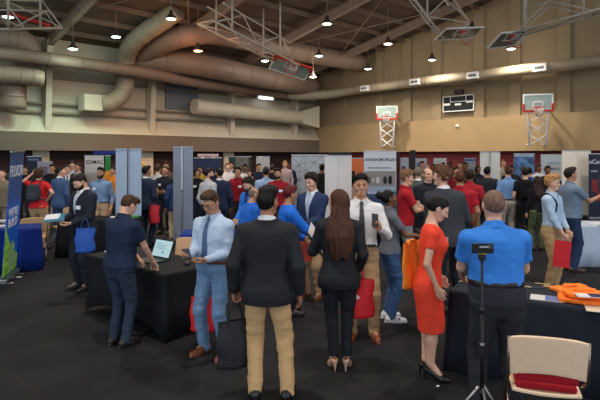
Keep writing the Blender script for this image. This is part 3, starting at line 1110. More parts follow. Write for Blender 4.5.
# ------------------------------------------------------------------ air ducts
def duct(label, pts, r, m, sub=8, seams=8, name='air_duct', grp='air ducts along the left wall'):
    P_ = smooth_path(pts, sub)
    bm = B()
    tube(bm, P_, r, 22)
    o = obj(name, bm, m)
    tag(o, label, 'duct', grp)
    L = [0]
    for a, b in zip(P_, P_[1:]):
        L.append(L[-1] + (b - a).length)
    for j in range(1, seams):
        d = L[-1] * j / seams
        i = next(i for i in range(len(L)) if L[i] >= d)
        i = min(max(i, 1), len(P_) - 1)
        dr_ = (P_[i] - P_[i - 1]).normalized()
        bm = B()
        tube(bm, [P_[i] - dr_ * .035, P_[i] + dr_ * .035], r * 1.03, 22)
        obj('seam_band', bm, m, o)
    return o

def dl(px, py, s):                                 # point s metres in front of the left wall, seen at px,py
    return on_left(px, py, s)
def dr(px, py, t):
    return on_right(px, py, t)
duct('long thin beige air pipe running along the left wall to the corner',
     [dl(-14, 52, 2.0), dl(30, 56.5, 2.0), dl(60, 60.5, 2.0), dl(100, 66, 2.0), dl(140, 72, 2.0), dl(195, 82, 2.0), dl(230, 87, 2.0), dl(262, 91, 1.8), dl(285, 94.3, 1.6)], .27, M_duct, 8, 14)
pipe = duct('thin air pipe, coloured cream as if lit, with white register boxes running along the right wall',
     [dl(285.3, 94.35, 1.6), dl(297, 95.8, 1.65), R(2.6, 2.0, 0) + Vector((0, 0, HC + 61 / 520 * R(2.6, 2.0, 0).y)),
      dr(345, 92, 1.2), dr(365, 89, 1.1), dr(415, 82.5, 1.1), dr(473, 76, 1.1), dr(540, 68, 1.1), dr(620, 58.5, 1.1)], .27, mat('duct_paint', (158, 144, 120), .5, .07, 1.5), 8, 12, grp=None)  # same pipe as the left run; lighter colour stands in for light on it
for px, py in ((321, 93.5), (365, 88.5), (415, 82), (473, 75.5), (540, 67.7)):
    c = dr(px, py, 1.1 + .27)
    bm = B()
    box(bm, c, (.62, .22, .34), ROTW)
    o = obj('air_register', bm, M_white, pipe, bevel=.02)
    bm = B()
    for j in range(-2, 3):
        box(bm, c + DR * (j * .085) + DL * .105, (.05, .03, .13), ROTW)
    obj('register_slot', bm, M_blackp, o)
duct('short fat beige duct with a capped end below the thin pipe', [dl(-16, 73.5, 1.6), dl(20, 76, 1.6), dl(42, 79, 1.6)], .37, M_duct, 4, 4)
duct('vertical beige duct drop with an open lower mouth at far left', [dl(13, 70, .9), dl(13, 92, .9), dl(13, 109, .9)], .52, M_duct, 4, 3)
duct('thick beige duct elbow high at far left under the white truss', [dl(-20, 38, 1.2), dl(10, 39, 1.2), dl(24, 43, 1.2), dl(28, 54, 1.1), dl(28, 66, 1.0)], .50, M_duct, 6, 6)
duct('S-shaped beige duct dropping from the roof to a cream outlet box on the wall',
     [dl(178, 10, 5.2), dl(162, 21, 4.4), dl(147, 31, 3.5), dl(133, 43, 2.4), dl(127, 55, 1.5), dl(126, 66, 1.2), dl(126, 80, 1.0), dl(121, 95, .95), dl(110, 103, .9), dl(100, 103.5, .9)], .42, mat('duct_paint', (150, 134, 112), .5, .07, 1.5), 7, 10)
bm = B(); c = dl(90.5, 103, .75); box(bm, c, (.75, .85, .75), ROTW)
tag(obj('outlet_box', bm, M_ductl, bevel=.02), 'cream square outlet box at the end of the S-shaped duct', 'duct', 'air ducts along the left wall')
duct('upper of the two thick brown ducts under the roof, rising over the basketball goal', [dl(140, 57, 1.0), dl(153, 47, 2.2), dl(169, 39.5, 3.3), dl(190, 34.5, 4.2), dl(215, 33, 4.3), dl(255, 41, 4.3), dl(310, 54, 4.2), dr(362, 63, .8)], .54, M_duct, 7, 10)
duct('lower of the two thick brown ducts, just above the thin pipe', [dl(139, 60.5, .9), dl(165, 61, 1.9), dl(200, 65, 2.9), dl(240, 73, 3.0), dl(275, 80, 3.0), dr(314, 87, 1.6)], .58, M_duct, 6, 9)
duct('light tan duct below the thin pipe ending in a flared box near the corner', [dl(194, 106.5, .9), dl(215, 109, .9), dl(255, 113, .9), dl(290, 117, .9), dl(301, 117.5, .9)], .42, M_ductl, 5, 7)
bm = B()
a, b = dl(299, 117.5, .9), dl(313, 117.5, .9)
d_ = (b - a).normalized(); u_, v_ = DR, Vector((0, 0, 1))
va = [bm.verts.new(a + u_ * x + v_ * z) for x, z in ((-.4, -.4), (.4, -.4), (.4, .4), (-.4, .4))]
vb = [bm.verts.new(b + u_ * x + v_ * z) for x, z in ((-.6, -.72), (.6, -.72), (.6, .72), (-.6, .72))]
for i in range(4):
    bm.faces.new((va[i], va[(i + 1) % 4], vb[(i + 1) % 4], vb[i]))
bm.faces.new(va); bm.faces.new(vb)
tag(obj('flared_outlet', bm, M_ductl), 'flared square tan outlet at the end of the light duct in the corner', 'duct', 'air ducts along the left wall')

# ------------------------------------------------------------------ pendant lamps
M_lens = {}
def lens(c, e):
    if (c, e) not in M_lens:
        m = bpy.data.materials.new('lamp_lens'); m.use_nodes = True
        b = m.node_tree.nodes['Principled BSDF']
        b.inputs['Base Color'].default_value = lin(c)
        b.inputs['Emission Color'].default_value = lin(c)
        b.inputs['Emission Strength'].default_value = e
        M_lens[(c, e)] = m
    return M_lens[(c, e)]
LAMP_W = 2.1
FILL_SHARE = .06
def pendant(label, px, py, z, c=(255, 244, 222), watts=150.0, spot=True, zroof=None, loc=None):
    p = loc if loc is not None else None
    if p is None:
        k = (HY - py) / (z - HC)
        p = at(px, py, F / k)
    rel = p - CORNER
    s = rel.dot(DR)
    zr = roof_z(max(s, 0)) - .1
    t = thing('pendant_lamp', label, 'lamp', p, 0, 'pendant lamps under the roof')
    bm = B(); lathe(bm, [(.05, .34), (.07, .30), (.075, .2), (.20, .05), (.215, .0)], n=18)
    obj('reflector', bm, mat('lamp_metal', (92, 82, 72), .4, .05, 10, metal=.6), t, solid=.006)
    bm = B(); lathe(bm, [(.0001, -.035), (.12, -.028), (.19, .0), (.20, .012)], n=18)
    obj('lens', bm, lens(c, 9.0), t)
    bm = B(); tube(bm, [Vector((0, 0, .33)), Vector((0, 0, max(zr - p.z, .5)))], .014, 6)
    obj('hanging_rod', bm, M_beam, t)
    ld = bpy.data.lights.new('lamp_light', 'SPOT')
    ld.energy = watts * LAMP_W
    ld.spot_size = math.radians(152); ld.spot_blend = .9
    ld.shadow_soft_size = .20
    lc = lin(c); ld.color = lc[:3]
    lo = link(bpy.data.objects.new('lamp_light', ld))
    lo.parent = t; lo.location = (0, 0, -.08)
    l2 = bpy.data.lights.new('lamp_fill', 'POINT')     # weak fill added to brighten the roof and upper walls
    l2.energy = watts * LAMP_W * FILL_SHARE; l2.shadow_soft_size = .25; l2.color = lc[:3]
    lo2 = link(bpy.data.objects.new('lamp_fill', l2)); lo2.parent = t; lo2.location = (0, 0, -.30)
    return t
COOL, WARM, NEU = (214, 255, 240), (255, 214, 176), (255, 244, 228)
for lab, px, py, z, c, w in (
    ('bright pendant floodlight at the top left beside the white truss', 8, 17, 7.1, COOL, 260),
    ('pendant lamp over the slanted column near the left wall', 73, 49, 6.5, COOL, 230),
    ('pendant lamp hanging left of the S-shaped duct', 116, 37, 7.0, COOL, 240),
    ('bright pendant lamp in front of the S-shaped duct top', 171, 19, 7.4, (255, 226, 190), 380),
    ('orange-tinted pendant lamp between the two thick brown ducts', 198, 51, 6.6, (255, 172, 112), 900),
    ('pendant lamp high right of the central basketball goal truss', 327, 24, 7.4, (255, 226, 200), 360),
    ('pendant lamp just above the end of the central basketball goal', 319, 56, 7.3, NEU, 360),
    ('long-rod pendant lamp in front of the far corner wall', 388, 44, 7.3, NEU, 360),
    ('lowest pendant lamp near the far corner over the thin pipe', 368, 69, 6.9, NEU, 330),
    ('pendant lamp above the scoreboard on the right', 432, 60, 7.0, NEU, 360),
    ('pendant lamp below the folded goal at upper right', 511, 49, 7.0, NEU, 380),
    ('bright pendant lamp beside the green folded backboard', 472, 30, 7.4, NEU, 360),
    ('bright pendant lamp inside the central goal truss', 265, 61, 6.8, (250, 250, 255), 300),
    ('small pendant lamp at the right tip of the central goal', 313, 77, 6.3, NEU, 240)):
    pendant(lab, px, py, z, c, w)
# unseen pendants of the same kind, added out of frame to light the people
for x, y, lab in ((-5, 10, 'added unseen pendant lamp over the left tables'), (3.5, 9, 'added unseen pendant lamp over the right tables'), (-1, 4.5, 'added unseen pendant lamp over the aisle'), (-6, 1, 'added unseen pendant lamp over the left rear aisle'), (5, 2.5, 'added unseen pendant lamp over the right rear aisle'), (0, -3.5, 'added unseen pendant lamp behind the viewer'), (9, 13, 'added unseen pendant lamp over the far right booths'), (-1.5, 14, 'added unseen pendant lamp over the middle booths')):
    pendant(lab, 0, 0, 0, NEU, 330, loc=Vector((x, y, 7.4)))
# exit strip lights on the left wall
for px, py, sz in ((238, 82, .5), (265, 97.5, 1.2)):
    c = dl(px, py, .4)
    t = thing('strip_light', 'bright strip light on the wall above the light tan duct' if sz > 1 else 'small bright wall light above the thin pipe bend', 'lamp', c)
    bm = B(); box(bm, (0, 0, 0), (.18, sz, .16), ROTW); obj('housing', bm, M_white, t)
    bm = B(); box(bm, DR * .08 + Vector((0, 0, -.05)), (.10, sz * .92, .12), ROTW); obj('tube_lens', bm, lens((240, 246, 255), 6.0), t)

# ------------------------------------------------------------------ basketball goals
M_glassb = mat('backboard_glass', (150, 170, 158), .15, .04, 6., spec=.6)
M_orange = paint((196, 48, 36))
def backboard(parent, w, h, Mx, pads=True):
    """Mx maps board space (x across, y out of the face towards play, z up, origin board centre) to the parent's space"""
    tr = lambda v: Mx @ Vector(v)
    R3 = Mx.to_3x3()
    bm = B(); box(bm, tr((0, 0, 0)), (w, .02, h), R3); obj('glass_board', bm, M_glassb if pads else mat('green_glass', (44, 76, 62), .3, .06, 6.), parent)
    bm = B()
    for x in (-w / 2, w / 2):
        box(bm, tr((x, 0, 0)), (.06, .05, h + .06), R3)
    for z in (-h / 2, h / 2):
        box(bm, tr((0, 0, z)), (w, .05, .06), R3)
    obj('board_frame', bm, M_white, parent)
    bm = B()
    for x in (-w * .16, w * .16):
        box(bm, tr((x, .014, -h * .16)), (.05, .012, h * .42), R3)
    box(bm, tr((0, .014, h * .05)), (w * .36, .012, .05), R3); box(bm, tr((0, .014, -h * .37)), (w * .36, .012, .05), R3)
    obj('target_square', bm, M_white, parent)
    bm = B() if pads else None
    if pads: box(bm, tr((0, .03, -h / 2)), (w * 1.04, .08, .09), R3)
    for x in (-w / 2, w / 2) if pads else ():
        box(bm, tr((x, .03, -h / 2 + .16)), (.09, .08, .34), R3)
    if pads: obj('edge_padding', bm, M_orange, parent)
    bm = B()
    tube(bm, [tr((.24 * math.cos(a), .36 + .24 * math.sin(a), -h * .32)) for a in np.linspace(0, 2 * math.pi, 25)], .016, 8, False)
    box(bm, tr((0, .07, -h * .32)), (.16, .14, .05), R3)
    obj('rim', bm, M_orange, parent)
    bm = B()
    for j in range(12):
        a = 2 * math.pi * j / 12
        for sgn in (1, -1):
            b_ = a + sgn * .52
            tube(bm, [tr((.24 * math.cos(a), .36 + .24 * math.sin(a), -h * .32)), tr((.17 * math.cos(b_), .36 + .17 * math.sin(b_), -h * .32 - .2)), tr((.12 * math.cos(b_ + sgn * .3), .36 + .12 * math.sin(b_ + sgn * .3), -h * .32 - .42))], .007, 4)
    obj('net', bm, mat('net_cord', (200, 196, 188), .8), parent)

def wall_goal(label, px, ytop, ybot, yfoot, out):
    c = on_right(px, (ytop + ybot) / 2, out)
    k = F / c.y
    h = (ybot - ytop) / k
    w = h * 1.62
    zf = HC - (yfoot - HY) / k
    t = thing('basketball_goal', label, 'basketball hoop', (c.x, c.y, 0), 0, 'wall basketball goals')
    ang = math.atan2(-c.x, c.y) * .6
    fd = Vector((-.30, -.95, 0)).normalized()
    xd = Vector((fd.y, -fd.x, 0)) * -1
    Mx = Matrix.Translation((0, 0, c.z)) @ Matrix((xd, fd, Vector((0, 0, 1)))).transposed().to_4x4()
    if Mx.determinant() < 0:
        Mx = Matrix.Translation((0, 0, c.z)) @ Matrix((-xd, fd, Vector((0, 0, 1)))).transposed().to_4x4()
    backboard(t, w, h, Mx)
    tr = lambda v: Mx @ Vector(v)
    zl = zf - c.z
    bm = B()
    for x in (-w * .36, w * .36):
        tube(bm, [tr((x, -.06, h * .1)), tr((x * .98, -.05, -h / 2)), tr((x * .80, -.04, zl))], .05, 8)
        tube(bm, [tr((x * .80, -.04, zl + .05)), tr((x * .80, -.04, zl + .05)) - fd * (out * 1.0)], .035, 8)
        tube(bm, [tr((x, -.06, -h * .1)), tr((x, -.06, -h * .1)) - fd * (out * 1.05)], .035, 8)
    n = 3
    for j in range(n):
        z0, z1 = -h / 2 + (zl + h / 2) * j / n, -h / 2 + (zl + h / 2) * (j + 1) / n
        x0, x1 = w * .36 * (1 - .19 * j / n), w * .36 * (1 - .19 * (j + 1) / n)
        if j != 0 or True:
            tube(bm, [tr((-x0, -.05, z0)), tr((x1, -.05, z1))], .028, 6)
            tube(bm, [tr((x0, -.05, z0)), tr((-x1, -.05, z1))], .028, 6)
    obj('support_frame', bm, M_white, t)
    bm = B(); box(bm, tr((w * .12, -.22, h * .06)), (.42, .3, .40), Mx.to_3x3()); obj('green_pad', bm, mat('green_pad', (36, 84, 66), .6), t, bevel=.03)
    return t
wall_goal('smaller basketball goal with white cross-braced frame left of the scoreboard', 387, 106.5, 119, 147.5, 1.3)
wall_goal('larger basketball goal with white cross-braced frame at the right', 538, 94.5, 111, 145.5, 1.3)

M_truss = paint((186, 176, 160))
def hung_goal(label, board, bdir, far_end, wd, w=1.7, h=1.0, tilt=.9, drops=(), pads=True, nrm=None):
    """folded goal under the roof: board centre, the direction its frame runs back, and the frame's far end"""
    t = thing('folded_goal', label, 'basketball hoop', board, 0, 'folded basketball goals under the roof')
    a = Vector((0, 0, 0)); b = far_end - board
    ax = b.normalized()
    wd0 = wd.normalized()
    wd = (wd - ax * wd.dot(ax)).normalized()
    up = ax.cross(wd)
    if up.z < 0:
        up = -up
    if tilt:
        n_ = (up * -math.cos(tilt) - ax * math.sin(tilt)).normalized()
        if nrm is not None:
            n_ = (Vector(nrm) - wd0 * wd0.dot(Vector(nrm))).normalized()
        wb = wd0 if nrm is not None else wd
        zax = wb.cross(n_)
        Mx = Matrix.Translation(up * -.1) @ Matrix((wb, n_, zax)).transposed().to_4x4()
        backboard(t, w, h, Mx, pads)
    bm = B()
    hw = w * .36
    for sgn in (-1, 1):
        tube(bm, [a + wd * sgn * hw, b + wd * sgn * hw], .042, 8)
        tube(bm, [a + wd * sgn * hw * .9 + up * .75 + ax * .8, b * .96 + wd * sgn * hw + up * .85], .028, 8)
        nseg = max(3, int(b.length / 1.1))
        for j in range(nseg):
            f0, f1 = j / nseg, (j + 1) / nseg
            p0 = b * (.08 + .88 * f0) + wd * sgn * hw
            p1 = b * (.08 + .88 * f1) + wd * sgn * hw + up * .8
            tube(bm, [p0, p1] if j % 2 == 0 else [p0 + up * .8, p1 - up * .8], .025, 6)
    nseg = max(2, int(b.length / 1.4))
    for j in range(nseg + 1):
        p0 = b * (j / nseg)
        tube(bm, [p0 + wd * hw, p0 - wd * hw], .03, 6)
        if j < nseg:
            tube(bm, [p0 + wd * hw, b * ((j + 1) / nseg) - wd * hw], .022, 6)
    obj('truss_frame', bm, M_truss, t)
    bm = B()
    for fr in drops:
        p0 = b * fr
        pw = board + p0
        s_ = (pw - CORNER).dot(DR)
        for sgn in (-1, 1):
            bm = B()
            tube(bm, [p0 + wd * sgn * hw, p0 + wd * sgn * hw + Vector((0, 0, roof_z(s_) - .15 - pw.z))], .04, 8)
            obj('drop_pipe', bm, M_truss, t)
    return t
hung_goal('central folded basketball goal with a red-edged board in a white truss', at(291, 66, 24), None, at(205, 22, 21), Vector((1, .25, -.30)), 1.75, 1.0, .25, (.25, .8), True, (0, -.5, -1))
hung_goal('upper right folded basketball goal on a long white truss running out of frame', at(507, 37, 20), None, at(640, 0, 18), Vector((1, .3, .16)), 1.2, .95, .3, (.15, .6), False, (0, -.45, -1))
hung_goal('folded basketball goal with a dark green board hanging at the upper middle', at(458, 33, 21), None, at(418, -24, 19.5), Vector((1, .25, .10)), 1.65, .95, .15, (.5,), False, (0, -.25, -1))
g_ = hung_goal('white goal truss at the top left corner above the thick elbow duct', at(52, 14, 18), None, at(-30, 14, 15.5), Vector((.5, .8, .1)), 1.7, 1.0, 0, (.3, .7))
bm = B()
tube(bm, [at(8, 13, 17.2) - g_.location, at(50, 26, 18) - g_.location], .07, 8)
obj('red_brace', bm, M_orange, g_)
duct_rods = B()

# ------------------------------------------------------------------ scoreboard
c = on_right(459, 103.5, .12)
k = F / c.y
t = thing('scoreboard', 'black scoreboard with white digit panels high on the right wall', 'scoreboard', c)
bw, bh = 24.5 / k / .72, 15.5 / k
bm = B(); box(bm, (0, 0, 0), (bw, .18, bh), ROTW); obj('cabinet', bm, plastic((24, 28, 28), .5), t, bevel=.02)
bm = B()
for z in (-bh / 2, bh / 2):
    box(bm, DL * .10 + Vector((0, 0, z * .97)), (bw, .03, .05), ROTW)
for x in (-bw / 2, bw / 2):
    box(bm, DL * .10 + DR * x * .98, (.05, .03, bh), ROTW)
box(bm, DL * .10 + Vector((0, 0, bh * .12)), (bw * .5, .03, .03), ROTW)
for x in (-.25, .25):
    box(bm, DL * .10 + DR * bw * x + Vector((0, 0, bh * .3)), (.03, .03, bh * .36), ROTW)
obj('white_border', bm, M_white, t)
for x, z in ((-.36, -.02), (0.0, -.06), (.36, .06)):
    bm = B()
    box(bm, DL * .10 + DR * bw * x + Vector((0, 0, bh * z)), (bw * .2, .03, bh * .13), ROTW)
    obj('caption_plate', bm, M_white, t)
bm = B(); box(bm, DR * .0 + Vector((0, 0, bh / 2 + .2)), (.5, .16, .22), ROTW); ex = obj('shot_clock', bm, plastic((60, 34, 26)), t)
bm = B()
c = on_right(457.5, 126, .22)
lathe(bm, [(.0001, 0), (.09, 0), (.09, .06), (.0001, .06)])
sp = obj('wall_bell', bm, M_white)
sp.matrix_world = Matrix.Translation(c) @ Matrix((DR, Vector((0, 0, 1)).cross(DL) * -1, DL)).transposed().to_4x4() if False else Matrix.Translation(c) @ DL.to_track_quat('Z', 'Y').to_matrix().to_4x4()
tag(sp, 'small round white fitting on the tan band under the scoreboard', 'wall fitting')
# ------------------------------------------------------------------ furniture and booth pieces
BLACKCLOTH = (30, 30, 34)
def cloth_table(label, c, ang, L, W, color, h=.75, stretch=False, wave=.012, group='draped booth tables', cat='table cloth'):
    """cloth draped to the floor over a table; c = world centre, ang = direction of the long side"""
    n = 26
    per = []
    hl, hw = L / 2, W / 2
    for (x0, y0, x1, y1, m_) in ((-hl, -hw, hl, -hw, n), (hl, -hw, hl, hw, n // 2), (hl, hw, -hl, hw, n), (-hl, hw, -hl, -hw, n // 2)):
        for i in range(m_):
            u = i / m_
            per.append((x0 + (x1 - x0) * u, y0 + (y1 - y0) * u, u, m_ == n))
    N = len(per)
    bm = B()
    rows = []
    levels = [0, .04, .3, .6, 1.0]
    for li, lv in enumerate(levels):
        row = []
        for i, (x, y, u, long_) in enumerate(per):
            nx, ny = x / hl, y / hw
            out = .006 + (wave * lv * (1.2 * math.sin(i * 1.35 + li * .3) + .8 * math.sin(i * .61)) if not stretch else 0)
            grow = (.03 * lv if not stretch else -.035 * math.sin(math.pi * lv) * .7)
            z = h * (1 - lv)
            if stretch:
                arch = .20 * max(0, math.sin(math.pi * u)) ** .7 * (1 if long_ else .55) if min(u, 1 - u) > .02 else 0
                z = h - (h - arch) * lv
            X, Y = x * (1 + (grow + out) / hl), y * (1 + (grow + out) / hw)
            row.append(bm.verts.new((X, Y, max(z, .004))))
        rows.append(row)
    top = [bm.verts.new((p[0] * .985, p[1] * .975, h + .006)) for p in per]
    rows.insert(0, top)
    for a, b in zip(rows, rows[1:]):
        for i in range(N):
            f_ = bm.faces.new((a[i], a[(i + 1) % N], b[(i + 1) % N], b[i])); f_.smooth = True
    bm.faces.new(top)
    o = obj('tablecloth', bm, cloth(color), solid=.004)
    o.location = (c[0], c[1], 0)
    o.rotation_euler = (0, 0, ang)
    tag(o, label, cat, group)
    return o

def folding_chair(label, loc, ang, shell=(206, 178, 146), seat=(206, 178, 146), frame=(150, 146, 140), w=.46, pad=None, group='tan folding chairs'):
    """chair whose sitter would look along local +y; back panel at -y"""
    t = thing('folding_chair', label, 'chair', loc, ang, group)
    mf, ms = metalm(frame), plastic(shell, .5)
    # back panel: curved slab with rounded corners
    bm = B()
    nx, nz = 14, 8
    g = {}
    for i in range(nx + 1):
        for j in range(nz + 1):
            u, v = i / nx * 2 - 1, j / nz
            zt = .845 - .012 * abs(u) ** 6 - .006 * u * u + (.012 * (1 - u * u))
            zb = .56 + .035 * (1 - u * u) * (1 if pad else .4)
            g[i, j] = bm.verts.new((u * w / 2 * (1 - .02 * (1 - v)), -.215 - .05 * v - .028 * (1 - u * u), zb + (zt - zb) * v))
    for i in range(nx):
        for j in range(nz):
            f_ = bm.faces.new((g[i, j], g[i + 1, j], g[i + 1, j + 1], g[i, j + 1])); f_.smooth = True
    obj('backrest', bm, ms, t, solid=.022, bevel=.006)
    bm = B()
    nx, ny = 12, 8
    g = {}
    for i in range(nx + 1):
        for j in range(ny + 1):
            u, v = i / nx * 2 - 1, j / ny
            g[i, j] = bm.verts.new((u * w / 2 * .92 * (1 - .05 * abs(v - .5)), -.19 + .40 * v, .445 - .015 * (1 - u * u) + .012 * v))
    for i in range(nx):
        for j in range(ny):
            f_ = bm.faces.new((g[i, j], g[i + 1, j], g[i + 1, j + 1], g[i, j + 1])); f_.smooth = True
    obj('seat', bm, ms, t, solid=.024, bevel=.006)
    if pad:
        bm = B(); box(bm, (0, .0, .475), (w * .80, .36, .05)); obj('seat_pad', bm, cloth(pad), t, bevel=.02)
        bm = B(); box(bm, (0, -.225, .575), (w * .78, .03, .09)); obj('back_pad', bm, cloth(pad), t, bevel=.012)
    for sx in (-1, 1):
        x = sx * w * .5
        bm = B(); tube(bm, [(x, -.262, .83), (x, -.22, .56), (x, -.02, .43), (x, .24, .012)], .0125, 10); obj('front_leg', bm, mf, t)
        bm = B(); tube(bm, [(x * .94, .10, .43), (x * .94, -.26, .012)], .0125, 10); obj('rear_leg', bm, mf, t)
        bm = B(); lathe(bm, [(.017, 0), (.017, .03), (.013, .035)], (x, .24, 0), 10); obj('foot_cap', bm, plastic((30, 30, 30)), t)
        bm = B(); lathe(bm, [(.017, 0), (.017, .03), (.013, .035)], (x * .94, -.26, 0), 10); obj('foot_cap', bm, plastic((30, 30, 30)), t)
    bm = B(); tube(bm, [(-w * .5, .16, .13), (w * .5, .16, .13)], .009, 8); obj('stretcher', bm, mf, t)
    bm = B(); tube(bm, [(-w * .47, -.2, .085), (w * .47, -.2, .085)], .009, 8); obj('stretcher', bm, mf, t)
    return t

def tote(label, top, ang, w, h, d, color, strap=.28, mark=None, cat='bag', group='tote bags', sag=.0, roll=0.0):
    """soft bag hanging from the point top (where the hand holds its straps)"""
    t = thing('tote_bag', label, cat, top, ang, group)
    t.rotation_euler = (0, roll, ang)
    bm = B()
    nx, nz = 12, 12
    sides = []
    for sgn in (1, -1):
        g = {}
        for i in range(nx + 1):
            for j in range(nz + 1):
                u, v = i / nx * 2 - 1, j / nz
                th = d / 2 * (1 - abs(u) ** 3) * (.25 + .75 * math.sin(math.pi * min(.5, (1 - v) * .62 + .0)) ) + .004
                wr = .008 * math.sin(7 * u + 5 * v + color[0]) * (1 - abs(u) ** 4)
                g[i, j] = (u * w / 2 * (1 - .05 * v) + .010 * math.sin(9 * v) * abs(u), sgn * (th + wr * .6), -strap - h + h * v - sag * (1 - u * u) * (v > .9) + .02 * u * u * (1 - v))
        sides.append(g)
    vs = [{k: bm.verts.new(p) for k, p in g.items()} for g in sides]
    for a, sgn in ((0, 1), (1, -1)):
        for i in range(nx):
            for j in range(nz):
                q_ = [vs[a][i, j], vs[a][i + 1, j], vs[a][i + 1, j + 1], vs[a][i, j + 1]]
                f_ = bm.faces.new(q_ if sgn < 0 else q_[::-1]); f_.smooth = True
    for j in range(nz):
        for i in (0, nx):
            bm.faces.new((vs[0][i, j], vs[0][i, j + 1], vs[1][i, j + 1], vs[1][i, j]))
    for i in range(nx):
        bm.faces.new((vs[0][i, 0], vs[0][i + 1, 0], vs[1][i + 1, 0], vs[1][i, 0]))
    m_ = mat('bag_cloth', color, .6, .08, 30., .1)
    obj('bag_body', bm, m_, t)
    for sgn in (1, -1):
        bm = B()
        y = sgn * d * .12
        pts = smooth_path([(-w * .22, y, -strap - .03), (-w * .16, y, -strap * .55), (-.015, y * .4, -.02), (.015, y * .4, -.02), (w * .16, y, -strap * .55), (w * .22, y, -strap - .03)], 5)
        tube(bm, pts, .013, 6, sx=.35)
        obj('strap', bm, m_, t)
    if mark:
        bm = B(); lathe(bm, [(.0001, 0), (.026, 0), (.026, .003), (.0001, .003)], n=16)
        o = obj('emblem', bm, paper(mark), t)
        o.rotation_euler = (math.pi / 2, 0, 0)
        o.location = (0, -d / 2 - .004, -strap - h * .45)
        bm = B(); box(bm, (0, 0, 0), (.07, .003, .018)); o2 = obj('emblem_bar', bm, paper(mark), t); o2.location = (0, -d / 2 - .006, -strap - h * .45)
    return t

def slab(name, label, cat, c, size, color, rot=None, parent=None, group=None, m=None, bevel=.0):
    bm = B(); box(bm, (0, 0, 0), size)
    o = obj(name, bm, m or paper(color), parent, bevel=bevel)
    M_ = (rot if rot is not None else Matrix.Identity(3)).to_4x4()
    o.matrix_world = Matrix.Translation(c) @ M_
    if label:
        tag(o, label, cat, group)
    return o

def frame_from(x, y):
    x = Vector(x).normalized(); y = Vector(y); y = (y - x * y.dot(x)).normalized()
    return Matrix((x, y, x.cross(y))).transposed()

def rollup(name, label, px, k, w, top, ang, color, back=False, pole=(190, 196, 204), group='roll-up banner stands', lean=0.0, zb=.09, cat='banner', texts=(), cutm=None, panel_parts=()):
    """roll-up banner stand: cassette base, panel, top rail, pole behind; ang = heading its picture faces (0 = away from the viewer)"""
    Y = F / k
    t = thing(name, label, cat, ((px - CX) * Y / F, Y, 0), 0, group)
    t.rotation_euler = (0, lean, -math.radians(ang))
    # local: picture side towards +y
    bm = B(); box(bm, (0, 0, (top + zb) / 2), (w, .006, top - zb)); obj('panel', bm, cutm or mat('banner_vinyl', color, .5, .03, 4.), t)
    bm = B(); box(bm, (0, 0, .05), (w + .04, .16, .08)); obj('cassette', bm, metalm((150, 152, 156)), t, bevel=.015)
    bm = B(); box(bm, (0, 0, top), (w + .01, .03, .03)); obj('top_rail', bm, metalm((170, 172, 176)), t, bevel=.005)
    bm = B(); tube(bm, [(0, -.045, .09), (0, -.035, top + .01)], .011, 10); po = obj('support_pole', bm, metalm(pole) if max(pole) > 60 else plastic(pole), t)
    bm = B(); tube(bm, [(0, -.042, top * .55 - .02), (0, -.042, top * .55 + .02)], .017, 10); obj('pole_joint', bm, plastic((40, 40, 44)), po)
    for x in (-w * .4, w * .4):
        bm = B(); box(bm, (x, 0, .01), (.05, .30, .02)); obj('foot', bm, metalm((120, 122, 126)), t, bevel=.004)
    for (txt, size, x, z, c_) in texts:
        if isinstance(txt, float):                     # a line of print too small to read: a row of short dashes
            bm = B(); x0 = -txt / 2; j = 0
            while x0 < txt / 2:
                wd_ = size * (.5 + .45 * ((j * 7) % 5) / 4)
                box(bm, (x + x0 + wd_ / 2, .005, z), (wd_, .003, size)); x0 += wd_ + size * .22; j += 1
            obj('small_print', bm, paper(c_), t)
            continue
        lettering(txt, size, paper(c_), t, (x, .006, z), (math.pi / 2, 0, math.pi), bold=.0018 if size > .1 else 0)
    for (nm, x, z, w_, h_, c_) in panel_parts:
        bm = B(); box(bm, (x, .005, z), (w_, .004, h_)); obj(nm, bm, mat('printed_vinyl', c_, .5, .10, 7.), t)
    return t

def folder_at(label, c, rot, size, color, name='folder', cat='folder', group=None):
    t = thing(name, label, cat, c, 0, group)
    t.rotation_euler = rot.to_euler()
    bm = B(); box(bm, (0, 0, .004), (size[0], size[1], .003)); obj('cover', bm, paper(color), t)
    bm = B(); box(bm, (0, 0, -.004), (size[0], size[1], .003)); obj('cover', bm, paper(color), t)
    bm = B(); box(bm, (.004, 0, 0), (size[0] * .96, size[1] * .97, .005)); obj('sheets', bm, paper((225, 222, 216)), t)
    return t

# ------------------------------------------------------------------ tables
A0 = Vector((-1.475, 5.68, 0)); ta = Vector((-.75, .66, 0)).normalized(); tb = Vector((.66, .75, 0)).normalized()
c_ = A0 + ta * .90 + tb * .38
cloth_table('black stretch cloth over the table with the laptop', c_, math.atan2(ta.y, ta.x), 1.80, .76, BLACKCLOTH, stretch=True)
e0 = Vector((1.44, 5.0, 0)); ed = Vector((.86, -.5, 0)).normalized(); en = Vector((.5, .86, 0)).normalized()
c_ = e0 + ed * .95 + en * .38
cloth_table('black cloth over the long table with orange shirts beside the tripod', c_, math.atan2(ed.y, ed.x), 1.9, .76, (38, 42, 52), wave=.016)
cloth_table('royal blue cloth over the table behind the tall blue banner', Vector((-5.65, 9.29, 0)), .46, 1.83, .76, (18, 42, 120), wave=.014)
cloth_table('pale blue-white cloth over the table at the right edge', Vector((5.98, 9.98, 0)), -.06, 1.6, .76, (190, 204, 222), wave=.02)
cloth_table('black cloth over the table behind the bearded man in the dark suit', Vector((-4.15, 10.9, 0)), .05, 1.5, .76, BLACKCLOTH, wave=.01)
cloth_table('blue cloth over the small table behind the man with the blue tie', Vector((-1.55, 8.9, 0)), .1, .9, .6, (22, 52, 132), wave=.012)
cloth_table('dark cloth over the table behind the people in red shirts', Vector((2.0, 12.2, 0)), -.1, 1.5, .76, (26, 28, 34), wave=.012)

